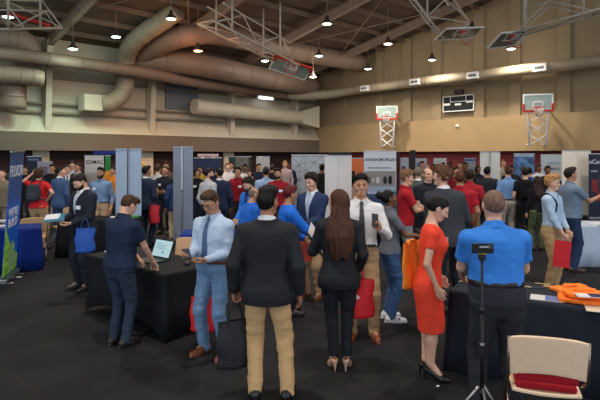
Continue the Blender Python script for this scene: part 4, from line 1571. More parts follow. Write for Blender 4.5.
# laptop
lc_ = A0 + ta * .74 + tb * .30 + Vector((0, 0, .757))
face_dir = Vector((-.62, -.78, 0)).normalized()
t = thing('laptop', 'open black laptop with a lit pale screen on the black table', 'laptop', lc_, math.atan2(face_dir.x, -face_dir.y), None)
bm = B(); box(bm, (0, 0, .010), (.36, .25, .018)); base_ = obj('base', bm, plastic((26, 26, 28)), t, bevel=.004)
bm = B(); box(bm, (0, .02, .0195), (.31, .12, .002)); obj('keyboard', bm, plastic((44, 44, 48)), base_)
bm = B(); box(bm, (0, -.085, .0195), (.10, .06, .002)); obj('touchpad', bm, plastic((40, 40, 44)), base_)
rs = Matrix.Rotation(-math.radians(22), 3, 'X')
bm = B(); box(bm, Vector((0, .125, .018)) + rs @ Vector((0, .004, .12)), (.36, .010, .24), rs); lid_ = obj('screen_lid', bm, plastic((22, 22, 24)), t, bevel=.004)
def emis(name, c, e):
    m = bpy.data.materials.new(name); m.use_nodes = True
    b = m.node_tree.nodes['Principled BSDF']; b.inputs['Base Color'].default_value = lin(c); b.inputs['Emission Color'].default_value = lin(c); b.inputs['Emission Strength'].default_value = e
    return m
bm = B(); box(bm, Vector((0, .125, .018)) + rs @ Vector((0, -.002, .122)), (.335, .004, .205), rs); obj('display', bm, emis('laptop_display', (168, 200, 206), .36), lid_)
m_ln = emis('display_text', (96, 130, 150), .4)
bm = B()
for j, (w_, x_) in enumerate(((.10, -.08), (.22, -.03), (.17, -.05), (.20, -.04))):
    box(bm, Vector((0, .125, .018)) + rs @ Vector((x_, -.005, .185 - j * .022)), (w_, .002, .006), rs)
box(bm, Vector((0, .125, .018)) + rs @ Vector((.03, -.005, .075)), (.03, .002, .03), rs)
obj('screen_text', bm, m_ln, lid_)
slab('paper_sheet', 'white sheet of paper on the far end of the black stretch table', 'paper', A0 + ta * 1.62 + tb * .3 + Vector((0, 0, .762)), (.21, .29, .003), (220, 220, 222), rotz(.5))

# chairs
folding_chair('beige folding chair with a red pad nearest the viewer at the bottom right', Vector((1.725, 3.70, 0)), -.30, (234, 202, 170), (234, 202, 170), (146, 132, 116), .485, (150, 20, 34))
folding_chair('tan folding chair tucked behind the black stretch table', on_plane(176, 300, 0) + Vector((0, -.02, 0)), 2.6, (206, 166, 126), (206, 166, 126))
folding_chair('paler folding chair standing just behind the tucked tan chair', on_plane(183, 290, 0) + Vector((.05, .15, 0)), 2.35, (206, 190, 166), (206, 190, 166))
folding_chair('tan folding chair at the end of the royal blue table', Vector((-5.30, 10.35, 0)), .5, (196, 158, 112), (196, 158, 112))
folding_chair('tan folding chair left of the bearded man in the dark suit', Vector((-5.35, 11.9, 0)), 3.0, (188, 150, 112), (188, 150, 112))
folding_chair('tan folding chair beside the tan one left of the dark-suited man', Vector((-4.75, 12.1, 0)), 3.2, (190, 154, 118), (190, 154, 118))

# small things on the black stretch table
def pen(label, c, ang, color, L=.14, group='pens and small things on tables'):
    bm = B(); tube(bm, [(-L / 2, 0, .006), (L / 2 - .02, 0, .006), (L / 2, 0, .006)], [.006, .006, .002], 8)
    o = obj('pen', bm, plastic(color)); o.location = c; o.rotation_euler = (0, 0, ang)
    return tag(o, label, 'pen', group)
tz = Vector((0, 0, .758))
t = thing('headset', 'black headset lying on the black table near the tan chair', 'headset', A0 + ta * .18 + tb * .52 + tz, .4)
bm = B(); tube(bm, [Vector((.08 * math.cos(a), .08 * math.sin(a), .02)) for a in np.linspace(0, math.pi, 13)], .009, 8); obj('headband', bm, plastic((24, 24, 26)), t)
for sx in (-1, 1):
    bm = B(); lathe(bm, [(.0001, 0), (.03, 0), (.034, .02), (.03, .035), (.0001, .035)], (sx * .08, -.01, 0), 14); obj('ear_cup', bm, plastic((34, 34, 36)), t)

# right-hand table top: orange shirts, brochures, pens
TZ = .758
def tt(px, py, z=TZ):
    return on_plane(px, py, z)
def folded_shirt(label, c, ang, w, d, color, seed):
    t = thing('folded_shirt', label, 'shirt', c, ang, 'folded orange shirts')
    g = Field((-w / 2 - .06, -d / 2 - .06, -.01), (w / 2 + .06, d / 2 + .06, .10), .008)
    def fn(X, Y_, Z):
        q = (np.abs(X / (w / 2)) ** 6 + np.abs(Y_ / (d / 2)) ** 6) ** (1 / 6)
        return np.maximum(np.maximum((q - 1) * min(w, d) / 2, Z - .036 - .012 * vnoise(X, Y_, 0 * Z, 14, 14, 1, seed)), -Z)
    g.add(fn, (-w / 2, -d / 2, 0), (w / 2, d / 2, .05))
    g.noise(.008, 16, 16, 30, seed); g.noise(.006, 34, 34, 30, seed + 3)
    g.cut(lambda X, Y_, Z: .001 - Z + 0 * X + 0 * Y_)
    v, q = g.mesh(1)
    np_mesh('folded_body', v, q, cloth(color), t)
    g = Field((-.12, -.02, 0), (.12, .12, .08), .007)
    g.cone((-.07, .03, .046), (.07, .03, .046), .014, .014); g.cone((-.07, .03, .046), (0, .085, .046), .012, .01, .01); g.cone((.07, .03, .046), (0, .085, .046), .012, .01, .01)
    v, q = g.mesh(1)
    np_mesh('folded_collar', v, q, cloth(color), t)
    return t
folded_shirt('bright orange folded shirt at the front of the table pile', tt(583, 301), -.35, .40, .30, (255, 128, 48), 3)
folded_shirt('bright orange folded shirt at the back left of the pile', tt(572, 291), .25, .36, .24, (255, 136, 56), 8)
o_ = folded_shirt('orange folded shirt lying on top of the other two', tt(585, 296, TZ + .04), -.1, .34, .26, (255, 132, 52), 14)
def brochure(label, px, py, ang, w, h, c, c2, z=TZ):
    t = thing('brochure', label, 'brochure', tt(px, py, z), ang, 'brochures on the tables')
    bm = B(); box(bm, (0, 0, .003), (w, h, .005)); obj('sheet', bm, paper(c), t)
    bm = B(); box(bm, (w * .22, 0, .0065), (w * .5, h * .96, .002)); obj('printed_half', bm, paper(c2), t)
    return t
brochure('white and blue brochure lying in front of the orange shirts', 546, 298.5, -.45, .26, .19, (206, 206, 210), (104, 120, 176))
brochure('navy and white leaflet lying over the orange shirt pile', 590, 296, -.2, .22, .12, (220, 220, 224), (24, 32, 84), TZ + .086)
brochure('cream sheet at the right edge of the orange-shirt table', 601, 309, -.4, .24, .24, (226, 206, 182), (226, 206, 182))
brochure('dark navy leaflet near the back edge of the orange-shirt table', 536, 288, -.15, .17, .07, (22, 28, 60), (28, 34, 72))
brochure('tan leaflet at the back edge of the orange-shirt table', 553, 287, -.4, .17, .05, (206, 160, 96), (206, 160, 96))
pen('short tan pen on the back edge beside the navy leaflet', tt(543, 284.5), -.5, (210, 178, 130), .15)
pen('beige pen at the left end beside the blue-shirted man', tt(524, 287), -.5, (222, 190, 150), .14)
t = thing('cable_bundle', 'small silver and black cable bundle on the table left of the blue-shirted man', 'cable', tt(467, 283), 0)
bm = B(); tube(bm, smooth_path([(-.09, 0, .01), (-.04, .03, .012), (0, -.02, .02), (.05, .02, .012), (.10, -.03, .01)], 6), .008, 8); obj('cable', bm, metalm((170, 160, 150)), t)
bm = B(); box(bm, (.02, .05, .02), (.08, .05, .04)); obj('adapter', bm, plastic((30, 30, 32)), t, bevel=.005)
# paper on the pale table at right, things on the blue table at left
slab('paper_sheet', 'large white sheet overhanging the pale table at the right edge', 'paper', Vector((5.72, 9.78, .77)), (.5, .4, .02), (226, 226, 230), rotz(.5))
for px, py, a, lab in ((3, 221, .2, 'white paper stack at the left edge on the royal blue table'), (6, 226, .5, 'second white paper pad beside it on the royal blue table')):
    slab('paper_pad', lab, 'paper', on_plane(px, py, .775), (.30, .22, .03), (206, 206, 212), rotz(a), group='paper pads on the blue table')
# things on the table behind the dark-suited man
c0 = Vector((-4.15, 10.9, .757))
t = thing('water_bottle', 'small green-capped clear bottle on the black table left of the bearded man', 'bottle', c0 + Vector((-.50, -.1, 0)))
bm = B(); lathe(bm, [(.0001, 0), (.032, 0), (.034, .02), (.034, .15), (.014, .19), (.014, .2)]); obj('bottle_body', bm, mat('clear_plastic', (170, 190, 186), .15, .03, trans=.6), t)
bm = B(); lathe(bm, [(.016, .195), (.016, .22), (.0001, .22)]); obj('bottle_cap', bm, plastic((30, 100, 70)), t)
for j, (dx, dy, c_, lab) in enumerate(((-.62, .05, (200, 80, 84), 'red-covered booklet pile on the black table'), (.35, -.15, (226, 226, 230), 'white paper pile on the black table under the denim-shirted man'), (.60, .05, (70, 140, 80), 'green leaflet on the black table'))):
    slab('leaflet_pile', lab, 'paper', c0 + Vector((dx, dy, .018)), (.22, .28, .03), c_, rotz(j * .4), group='leaflets on the black table')
# tripod with phone
tp = Vector(((482 - CX) / 140, F / 140, 0))
t = thing('phone_tripod', 'thin black phone tripod standing behind the blue-shirted man', 'tripod', tp)
bm = B(); tube(bm, [(0, 0, .30), (0, 0, 1.34)], .010, 10); obj('column', bm, plastic((24, 24, 26)), t)
bm = B(); tube(bm, [(0, 0, .25), (0, 0, .95)], .014, 10); cl = obj('lower_column', bm, plastic((20, 20, 22)), t)
for z in (.36, .70, .95):
    bm = B(); tube(bm, [(0, 0, z - .02), (0, 0, z + .02)], .021, 12); obj('clamp_collar', bm, metalm((120, 120, 122)) if z == .70 else plastic((34, 34, 36)), t)
for j in range(3):
    a = .5 + j * 2 * math.pi / 3
    bm = B(); tube(bm, [(.02 * math.cos(a), .02 * math.sin(a), .40), (.30 * math.cos(a), .30 * math.sin(a), .015)], .010, 8); lg = obj('leg', bm, metalm((150, 150, 152)), t)
    bm = B(); tube(bm, [(.02 * math.cos(a), .02 * math.sin(a), .28), (.16 * math.cos(a), .16 * math.sin(a), .20)], .006, 6); obj('leg_brace', bm, metalm((150, 150, 152)), lg)
    bm = B(); lathe(bm, [(.0001, 0), (.016, 0), (.016, .03), (.0001, .035)], (.30 * math.cos(a), .30 * math.sin(a), 0), 10); obj('rubber_foot', bm, plastic((18, 18, 18)), lg)
bm = B(); box(bm, (0, 0, 1.33), (.05, .03, .05)); obj('ball_head', bm, plastic((30, 28, 26)), t, bevel=.008)
bm = B(); box(bm, (-.0, -.004, 1.355), (.06, .02, .012)); box(bm, (-.0, .01, 1.385), (.03, .012, .07)); obj('phone_clamp', bm, metalm((196, 150, 80)), t)
t = thing('phone', 'black phone held sideways on the tripod', 'phone', tp + Vector((0, 0, 1.392)))
bm = B(); box(bm, (0, -.012, 0), (.158, .010, .072)); ph = obj('phone_case', bm, plastic((20, 20, 22)), t, bevel=.004)
bm = B(); box(bm, (0.01, -.019, .012), (.07, .004, .014)); obj('silver_grip', bm, metalm((190, 190, 192)), t)
bm = B(); box(bm, (.055, -.019, .015), (.03, .005, .032)); obj('camera_lens', bm, plastic((70, 70, 76)), t, bevel=.003)
# small white scrap on the floor
slab('paper_scrap', 'tiny white paper scrap on the dark carpet beside the black heels', 'paper', on_plane(438, 386, .003), (.03, .02, .004), (226, 226, 228), rotz(.6))

for px, py, a, lab in ((4, 279, .3, 'white paper scrap on the carpet at the foot of the leaning blue banner'), (10, 283, .9, 'white paper scrap lowest on the carpet before the leaning blue banner'), (19, 277, .1, 'white paper scrap on the carpet right of the leaning blue banner')):
    slab('paper_scrap', lab, 'paper', on_plane(px, py, .003), (.09, .05, .004), (214, 214, 216), rotz(a), group='paper scraps on the carpet')

# ------------------------------------------------------------------ banners and booth walls
BK = (164, 182, 204)
rollup('banner_stand', 'left of the two grey-blue banner backs, with a dark centre pole, behind the polo man', 128.5, 46, .60, 2.20, 10, BK, pole=(30, 32, 36))
rollup('banner_stand', 'right of the two grey-blue banner backs, with a silver centre pole, behind the tan chairs', 183, 43, .56, 2.26, 25, (142, 152, 170), pole=(226, 230, 236))
rollup('banner_stand', 'plain white banner back left of the dark seam in the middle of the hall', 331.5, 35, .38, 2.07, 180, (228, 222, 220), pole=(26, 26, 28))
rollup('banner_stand', 'plain white banner back right of the dark seam in the middle of the hall', 345, 35, .38, 2.07, 180, (228, 222, 220), pole=(26, 26, 28))
slab('light_bar', 'black light bar on top of the two plain white banners', 'lamp', at(340, 153.6, F / 35), (.62, .10, .08), (20, 20, 22), m=M_blackp)
rollup('banner_stand', 'white folded panel left of the man in the blue shirt and grey trousers', 490, 31, .62, 2.18, 10, (218, 214, 206), pole=(160, 160, 160))
rollup('banner_stand', 'left half of the tall cream banner back behind the man pointing right', 569.5, 30.5, .50, 2.22, 180, (240, 226, 208), pole=(190, 176, 160))
rollup('banner_stand', 'right half of the tall cream banner back behind the man pointing right', 584, 30, .46, 2.22, 180, (244, 232, 216), pole=(190, 176, 160))
def grad_banner(stops):
    m = bpy.data.materials.new('printed_banner'); m.use_nodes = True
    nt = m.node_tree; b = nt.nodes['Principled BSDF']; b.inputs['Roughness'].default_value = .45
    tc = nt.nodes.new('ShaderNodeTexCoord'); sx = nt.nodes.new('ShaderNodeSeparateXYZ'); mp = nt.nodes.new('ShaderNodeMapRange')
    nt.links.new(tc.outputs['Object'], sx.inputs[0]); nt.links.new(sx.outputs['Z'], mp.inputs[0]); mp.inputs[2].default_value = 2.2
    rp = nt.nodes.new('ShaderNodeValToRGB')
    nt.links.new(mp.outputs[0], rp.inputs['Fac']); nt.links.new(rp.outputs['Color'], b.inputs['Base Color'])
    els = rp.color_ramp.elements
    els[0].position, els[0].color = stops[0][0], lin(stops[0][1])
    els[1].position, els[1].color = stops[-1][0], lin(stops[-1][1])
    for p_, c_ in stops[1:-1]:
        e_ = els.new(p_); e_.color = lin(c_)
    return m
# tall leaning banner at the left
def leaf_panel(parent):
    bm = B()
    pts = [(-.42, .12), (.42, .12), (.42, .95), (.30, .80), (.12, .62), (-.10, .48), (-.30, .40), (-.42, .36)]
    vs = [bm.verts.new((x, .006, z)) for x, z in pts]
    bm.faces.new(vs)
    obj('green_leaf_picture', bm, mat('leaf_print', (96, 190, 50), .45, .4, 9., c2=(170, 236, 90)), parent, solid=.003)
    bm = B()
    bmesh.ops.create_uvsphere(bm, u_segments=16, v_segments=8, radius=.5)
    for v in bm.verts:
        v.co = Vector((v.co.x * .36 - .05, .010 + v.co.y * .006, v.co.z * .50 + .38))
    obj('pale_water_drop', bm, mat('drop_print', (150, 190, 140), .4, .3, 12.), parent)
bl = rollup('banner_stand', 'tall leaning blue banner with white lettering and a green leaf at the left edge', 8.5, 60, .82, 2.13, 105, (22, 62, 128), lean=0, cutm=grad_banner([(0.0, (40, 120, 60)), (.2, (24, 104, 214)), (.55, (24, 108, 220)), (.62, (34, 84, 160)), (1, (44, 74, 120))]),
            texts=(('FLUOR', .26, 0, 1.80, (228, 232, 240)), ("WE'RE", .20, .02, 1.12, (228, 232, 240)), ('BUILD', .20, .02, .95, (228, 232, 240))))
leaf_panel(bl)
bl.rotation_euler = (0, 0, 0)
bl.matrix_world = Matrix.Translation(bl.location) @ Matrix.Rotation(math.radians(4.2), 4, 'Y') @ Matrix.Rotation(-math.radians(75), 4, 'Z')
rollup('banner_stand', 'white banner with dark lettering behind the denim-shirted man', 95, 33, .62, 2.06, 180, (206, 198, 192), texts=(('EDMAC', .16, 0, 1.86, (30, 60, 50)),), panel_parts=(('grey_picture', 0, 1.2, .5, .7, (176, 166, 160)),))
rollup('banner_stand', 'narrow green and yellow banner beside the white lettered one', 107.3, 33, .20, 2.06, 180, (40, 130, 50), panel_parts=(('yellow_field', 0, .9, .20, 1.4, (226, 150, 40)),))
slab('blue_header', 'dark blue header strip above the white and green banners', 'sign', at(108, 152.5, F / 32.5), (.9, .03, .12), (30, 44, 120))
t = rollup('banner_stand', 'blue and white lettered sign behind the woman in the red t-shirt', 34, 29, .52, 2.03, 180, (26, 34, 56), texts=((.34, .06, 0, 1.93, (130, 150, 185)),), panel_parts=())
rollup('banner_stand', 'pale lilac poster behind the woman in the red t-shirt', 45, 30, .50, 1.86, 180, (172, 160, 170), panel_parts=(('dark_picture', .04, 1.55, .26, .3, (120, 108, 124)),))
# navy pop-up wall
t = rollup('display_wall', 'wide navy display wall with a red and white header left of the hall middle', 208, 27, 1.02, 1.98, 180, (36, 48, 86), texts=(('Se', .40, .08, 1.12, (220, 224, 232)),), panel_parts=(('white_header', 0, 2.08, .78, .10, (226, 190, 186)),), cat='display wall', group='display walls')
# geometric wall: triangles in relief lines
t = rollup('display_wall', 'grey-white display wall patterned with thin dark triangles', 309, 25.5, 1.38, 2.10, 180, (204, 208, 214), cat='display wall', group='display walls')
r2 = random.Random(5)
bm = B()
def lseg(bm, a, b, wd=.012, y=.006):
    a, b = Vector((a[0], y, a[1])), Vector((b[0], y, b[1]))
    d = (b - a); u = d.normalized(); n_ = Vector((0, 1, 0)); s_ = u.cross(n_)
    box(bm, (a + b) / 2, (d.length, .003, wd), Matrix((u, n_, s_)).transposed())
P2 = {}
for i in range(6):
    for j in range(7):
        P2[i, j] = (-.69 + i * .276 + (r2.uniform(-.08, .08) if 0 < i < 5 else 0), .15 + j * .315 + (r2.uniform(-.08, .08) if 0 < j < 6 else 0))
for i in range(6):
    for j in range(7):
        if i < 5: lseg(bm, P2[i, j], P2[i + 1, j])
        if i < 5 and j < 6: lseg(bm, P2[i, j], P2[i + 1, j + 1]) if (i + j) % 2 else lseg(bm, P2[i + 1, j], P2[i, j + 1])
        if j < 6 and (i + j) % 3: lseg(bm, P2[i, j], P2[i, j + 1])
obj('triangle_lines', bm, paper((84, 94, 110)), t)
# white lettered banner with a group photograph
t = rollup('banner_stand', 'white banner with dark lettering and an office photograph behind the young man in white', 380, 36, .90, 2.18, 180, (206, 206, 210), cutm=grad_banner([(.0, (40, 60, 96)), (.40, (44, 64, 100)), (.47, (60, 84, 124)), (.50, (150, 164, 186)), (.56, (150, 164, 186)), (.565, (196, 198, 204)), (1, (206, 207, 212))]),
           texts=(('KINDER', .108, .225, 1.945, (34, 40, 64)), ('MORGAN', .108, -.225, 1.945, (34, 40, 64)), (.62, .03, 0, 1.72, (90, 96, 112)), (.5, .07, .08, 1.03, (190, 198, 210))),
           panel_parts=(('centre_bar', 0, 1.945, .014, .15, (34, 40, 64)), ('office_photograph', 0, 1.42, .86, .42, (140, 132, 130))))
for j, (x, h_, c_) in enumerate(((-.28, .26, (30, 30, 36)), (-.14, .22, (36, 36, 44)), (.06, .18, (190, 188, 190)), (.30, .20, (90, 84, 86)), (.2, .14, (170, 164, 160)))):
    bm = B()
    bmesh.ops.create_uvsphere(bm, u_segments=10, v_segments=8, radius=.5)
    for v in bm.verts:
        v.co = Vector((v.co.x * .12 + x, .008 + v.co.y * .004, v.co.z * h_ + 1.38))
    obj('printed_figure', bm, paper(c_), t)
t = rollup('banner_stand', 'orange poster left of the white lettered banner', 357.5, 33, .36, 1.98, 180, (216, 112, 66), panel_parts=(('pale_bottom', 0, .9, .36, 1.0, (206, 170, 156)), ('dark_figure', .13, 1.35, .10, .5, (40, 30, 30))))
def post(label, px, k, w, h, c):
    Y = F / k
    bm = B(); box(bm, (0, 0, h / 2), (w, w, h)); box(bm, (0, 0, .02), (w * 3, w * 3, .04))
    o = obj('booth_post', bm, plastic(c, .6), bevel=.01); o.location = ((px - CX) * Y / F, Y, 0)
    return tag(o, label, 'post', 'booth posts')
post('thick black booth post right of the white lettered banner', 412.5, 34, .15, 2.22, (20, 20, 24))
post('thin black booth post along the edge of the white lettered banner', 398, 34.5, .06, 2.16, (20, 20, 26))
rollup('banner_stand', 'grey and white poster between the two black posts', 404.5, 31, .26, 1.98, 180, (150, 156, 170), panel_parts=(('dark_block', .03, 1.62, .12, .2, (60, 44, 60)), ('dark_block', -.03, 1.3, .14, .2, (70, 70, 90))))
rollup('banner_stand', 'pale poster right of the thick black post', 421, 29, .40, 1.95, 180, (170, 160, 156), panel_parts=(('blue_block', .05, 1.75, .2, .16, (80, 100, 140)),))
rollup('banner_stand', 'plain light panel behind the heads right of the bald man', 440, 28, .46, 1.96, 180, (186, 182, 178))
rollup('banner_stand', 'small grey poster near the red shirts at the right', 470, 26, .42, 1.95, 180, (150, 150, 156), panel_parts=(('blue_header', 0, 1.9, .42, .1, (60, 90, 140)),))
rollup('banner_stand', 'blue photograph banner behind the man in the blue shirt and grey trousers', 524, 30, .70, 2.12, 180, (40, 62, 100), cutm=mat('photo_print', (30, 48, 84), .5, .5, 4.5, c2=(84, 116, 160)), panel_parts=(('white_header', 0, 2.06, .66, .05, (170, 180, 196)),))
rollup('banner_stand', 'light blue banner with blue lettering left of the tall cream one', 552, 29, .78, 2.10, 180, (196, 204, 212), texts=((.46, .09, -.06, 1.80, (150, 186, 210)), ('SIEMENS', .12, -.04, 1.60, (50, 96, 124))), panel_parts=(('blue_corner', -.28, .95, .24, .5, (34, 80, 150)),))
rollup('banner_stand', 'dark navy banner with white lettering at the right edge', 601, 31, .80, 2.12, 180, (24, 30, 52), texts=(('oCon', .19, .18, 1.86, (206, 210, 220)), (.2, .06, .22, 1.56, (150, 160, 180))), panel_parts=(('red_figure', .2, 1.1, .2, .4, (130, 30, 40)), ('grey_figure', -.05, 1.2, .2, .5, (70, 74, 88)), ('red_figure', .05, .75, .25, .3, (120, 26, 36))))
for px, k, w_, col_, lab in ((242, 26, .5, (120, 112, 106), 'pale grey panel behind the man in the dark red polo'), (263, 27, .5, (196, 192, 186), 'white panel behind the man in the pale blue shirt'), (240, 23, 1.0, (34, 56, 48), 'dark green board high behind the man in the dark red polo')):
    rollup('banner_stand', lab, px, k, w_, 2.02, 180, col_)

# ------------------------------------------------------------------ people in the front
suit_k = (26, 26, 31)
p1 = person(267, 118, 1.78, 3, 'man in a black blazer and khaki trousers seen from behind, holding a black bag', hair=('fade', 'black'), sk='olive', top=('blazer', (35, 36, 41)), legs=('trousers', (200, 162, 116)), shoes=('dress', (20, 18, 20)), lh=(-.285, .03, .885), rh=(.275, .02, .875), yaw=24, wide=1.06, feet=(.10, .17), curl=(.9, .35))
tote('black tote bag in the left hand of the man in the black blazer', p1['l'][0] + Vector((-.02, 0, 0)), .5, .34, .40, .13, (34, 34, 40), .19)
p2 = person(213.5, 97, 1.70, 208, 'man in a pale blue shirt and blue tie looking down at his phone', hair=('fade', 'brown'), sk='tan', top=('shirt', (172, 192, 216), 'tuck'), legs=('jeans', (108, 138, 172)), shoes=('dress', (110, 60, 34)), pitch=26, lh=(-.10, .26, 1.06), rh=(.06, .34, 1.10), tie=(66, 90, 132), belt=(96, 52, 32), glasses=True, curl=(.5, .7), feet=(.14, .13), wide=1.07, belly=.03, palm=((.4, .2, 1), (-.5, -.2, 1)))
t = thing('phone', 'dark phone in the hands of the man with the blue tie', 'phone', p2['r'][0] + Vector((0, 0, .02)))
t.rotation_euler = (.5, 0, .4)
bm = B(); box(bm, (0, 0, 0), (.075, .15, .009)); obj('phone_body', bm, plastic((26, 26, 30)), t, bevel=.003)
bm = B(); box(bm, (0, 0, .005), (.068, .14, .001)); obj('screen', bm, plastic((60, 64, 76), .1), t)
tote('red tote bag hanging behind the man with the blue tie', at(206, 283, F / 93), .1, .34, .38, .10, (206, 34, 44), .14)
p3 = person(120, 92, 1.64, 28, 'man in a navy polo shirt and dark jeans bent over the laptop', hair=('short', 'brown'), sk='light', top=('polo', (30, 42, 66)), legs=('jeans', (48, 58, 76), .95), shoes=('dress', (36, 30, 30)), pitch=38, yaw=12, lean=.05, rh=(.20, .34, .90), lh=(-.06, .36, .92), wide=1.12, feet=(.09, .10), palm=((0, 0, -1), (0, 0, -1)), curl=(.5, .5))
p4 = person(83.5, 65, 1.80, 212, 'bearded man in a dark suit looking down at a tablet by the black table', hair=('short', 'dark'), sk='light', beard='dark', top=('blazer', (32, 36, 48)), legs=('suit', (30, 34, 46)), shoes=('dress', (18, 16, 18)), tie=(176, 190, 204), badge=(-1, 1.24), pitch=34, yaw=8, rh=(.06, .30, 1.06), lh=(-.14, .30, 1.03), feet=(.08, .12), palm=((.3, 0, 1), (-.3, 0, 1)), curl=(.5, .6), wide=1.1)
folder_at('teal folder and papers in the hands of the bearded man in the dark suit', p4['r'][0] + Vector((-.05, -.04, .04)), frame_from((1, .2, .08), (-.2, 1, .45)), (.27, .21), (40, 112, 140))
slab('paper_sheet', 'white sheet lying on the teal folder of the bearded man', 'paper', p4['r'][0] + Vector((-.09, -.03, .055)), (.20, .15, .003), (214, 214, 218), frame_from((1, .2, .08), (-.2, 1, .45)))
tote('blue tote bag hanging from the arm of the bearded man', at(85, 218, F / 72.5), .35, .26, .34, .08, (34, 84, 170), .14)
p5 = person(339, 104, 1.735, 2, 'woman in a black pantsuit with very long brown hair, seen from behind', sex='f', hair=('long', (74, 46, 34), 1.09), top=('blazer', (34, 36, 42)), legs=('suit', (33, 34, 40), .84), shoes=('heel', (206, 164, 138)), yaw=-52, lh=(-.20, .28, 1.12), rh=(.20, .10, .95), feet=(.05, .07), curl=(.7, .8), wide=1.02)
folder_at('dark folder with white papers held by the long-haired woman', p5['l'][0] + Vector((-.06, -.02, .06)), frame_from((.5, .2, -.75), (.2, .9, .3)), (.30, .24), (36, 34, 36))
slab('paper_sheet', 'white printed sheet between the long-haired woman and the reaching hand', 'paper', p5['l'][0] + Vector((-.06, -.03, .09)), (.28, .21, .003), (216, 214, 214), frame_from((.5, .2, -.75), (.2, .9, .3)))
tote('red tote bag with a white emblem on the arm of the long-haired woman', at(357, 266, F / 102), -.25, .34, .38, .12, (214, 36, 46), .12, (230, 222, 222))
p6 = person(361, 89, 1.835, 183, 'young man in a white shirt and dark patterned tie facing the viewer', hair=('fade', 'black'), sk='tan', top=('shirt', (216, 214, 216), 'tuck'), legs=('trousers', (168, 136, 104)), shoes=('dress', (116, 62, 36)), tie=(52, 48, 50), belt=(40, 30, 26), yaw=0, rh=(.24, .10, .92), lh=(-.17, .30, 1.22), feet=(.14, .10), curl=(.8, .4))
t = thing('phone', 'dark phone held up by the young man in the white shirt', 'phone', p6['l'][0] + Vector((.0, -.02, .05)))
t.rotation_euler = (1.1, .2, .3)
bm = B(); box(bm, (0, 0, 0), (.075, .15, .009)); obj('phone_body', bm, plastic((22, 22, 26)), t, bevel=.003)
bm = B(); box(bm, (0, .04, -.005), (.03, .03, .003)); obj('camera_lens', bm, plastic((50, 50, 56)), t)
p7 = person(390, 80, 1.63, 82, 'woman in a grey polo and jeans with a hair bun, facing right', sex='f', hair=('bun', 'black'), sk='brown', top=('polo', (96, 100, 108)), legs=('jeans', (62, 88, 128), .92), shoes=('sneaker', (216, 216, 220)), pitch=-8, rh=(.12, .38, 1.14), lh=(-.12, .36, 1.12), badge=(-1, 1.24), palm=((0, 0, 1), (0, 0, 1)), curl=(.4, .4), wide=1.06, feet=(.10, .10))
folder_at('dark clipboard held out by the woman in the grey polo', p7['r'][0] + Vector((.06, .10, .03)), frame_from((1, .1, .05), (0, 1, .1)), (.30, .23), (30, 30, 34), 'clipboard', 'clipboard')
p8 = person(429, 108, 1.70, 100, 'woman in an orange-red dress and black heels looking down', sex='f', hair=('updo', 'black'), sk='light', top=('dress', (236, 70, 46)), legs=('none',), shoes=('heel', (24, 22, 26)), pitch=32, rh=(.20, .06, .90), lh=(-.20, .10, .93), badge=(-1, 1.30), feet=(.05, .06), step=.02, wide=1.06, lean=.03)
t = tote('bright orange bag hanging behind the woman in the orange-red dress', at(411, 238, F / 104), .9, .34, .44, .07, (255, 150, 50), .035)
p9 = person(451, 76, 1.91, -14, 'tall curly-haired man in a dark grey suit seen from behind', hair=('curly', (92, 60, 44)), sk='light', top=('blazer', (58, 60, 66)), legs=('suit', (40, 42, 48)), shoes=('dress', (20, 18, 20)), yaw=-34, wide=1.08, rh=(.24, .14, .92), lh=(-.18, .26, 1.08), side=-.09)
p10 = person(497, 130, 1.79, 4, 'heavyset man in a bright blue polo seen from behind at the tripod', hair=('buzz', (116, 88, 76)), sk='light', top=('polo', (58, 128, 214), 'tuck'), waist=.055, legs=('trousers', (44, 45, 52), 1.12), shoes=('dress', (22, 20, 22)), wide=1.11, belly=.035, lh=(-.17, .36, 1.02), rh=(.24, .34, 1.0), lh_pole=(-.5, -.5, -1), rh_pole=(.5, -.5, -1), feet=(.13, .13), belt=(24, 22, 24), side=-.02)
p11 = person(406, 62, 1.82, 98, 'person in a red polo with sandy curly hair and folded arms', sex='m', hair=('curly', (122, 86, 62)), sk='light', top=('polo', (172, 30, 44)), legs=('trousers', (142, 142, 146)), shoes=('dress', (30, 28, 30)), rh=(-.08, .24, 1.12), lh=(.10, .22, 1.15), pitch=10, feet=(.10, .10), lh_pole=(-1, .2, -.8), rh_pole=(1, .2, -.8))
p12 = person(428, 55, 1.83, 168, 'bald man in a black polo with a name badge', hair=('ring', 'dark'), sk='light', top=('polo', (32, 36, 46)), legs=('trousers', (34, 34, 40)), badge=(1, 1.28), wide=1.1, belly=.03, rh=(.10, .28, 1.05), lh=(-.08, .28, 1.02))
p13 = person(552, 66, 1.76, 138, 'blond young man in a light blue shirt and khaki trousers holding a red folder', hair=('curly', (176, 130, 84)), sk='light', top=('shirt', (176, 200, 222), 'tuck'), legs=('trousers', (178, 146, 106)), shoes=('dress', (90, 60, 40)), rh=(.12, .22, .87), lh=(.02, .26, .86), pitch=6, feet=(.10, .12), curl=(.7, .7))
folder_at('red folder held low by the blond young man', at(562, 254, F / 69.5), frame_from((1, -.3, -.12), (.12, .1, 1)), (.22, .38), (196, 28, 38))
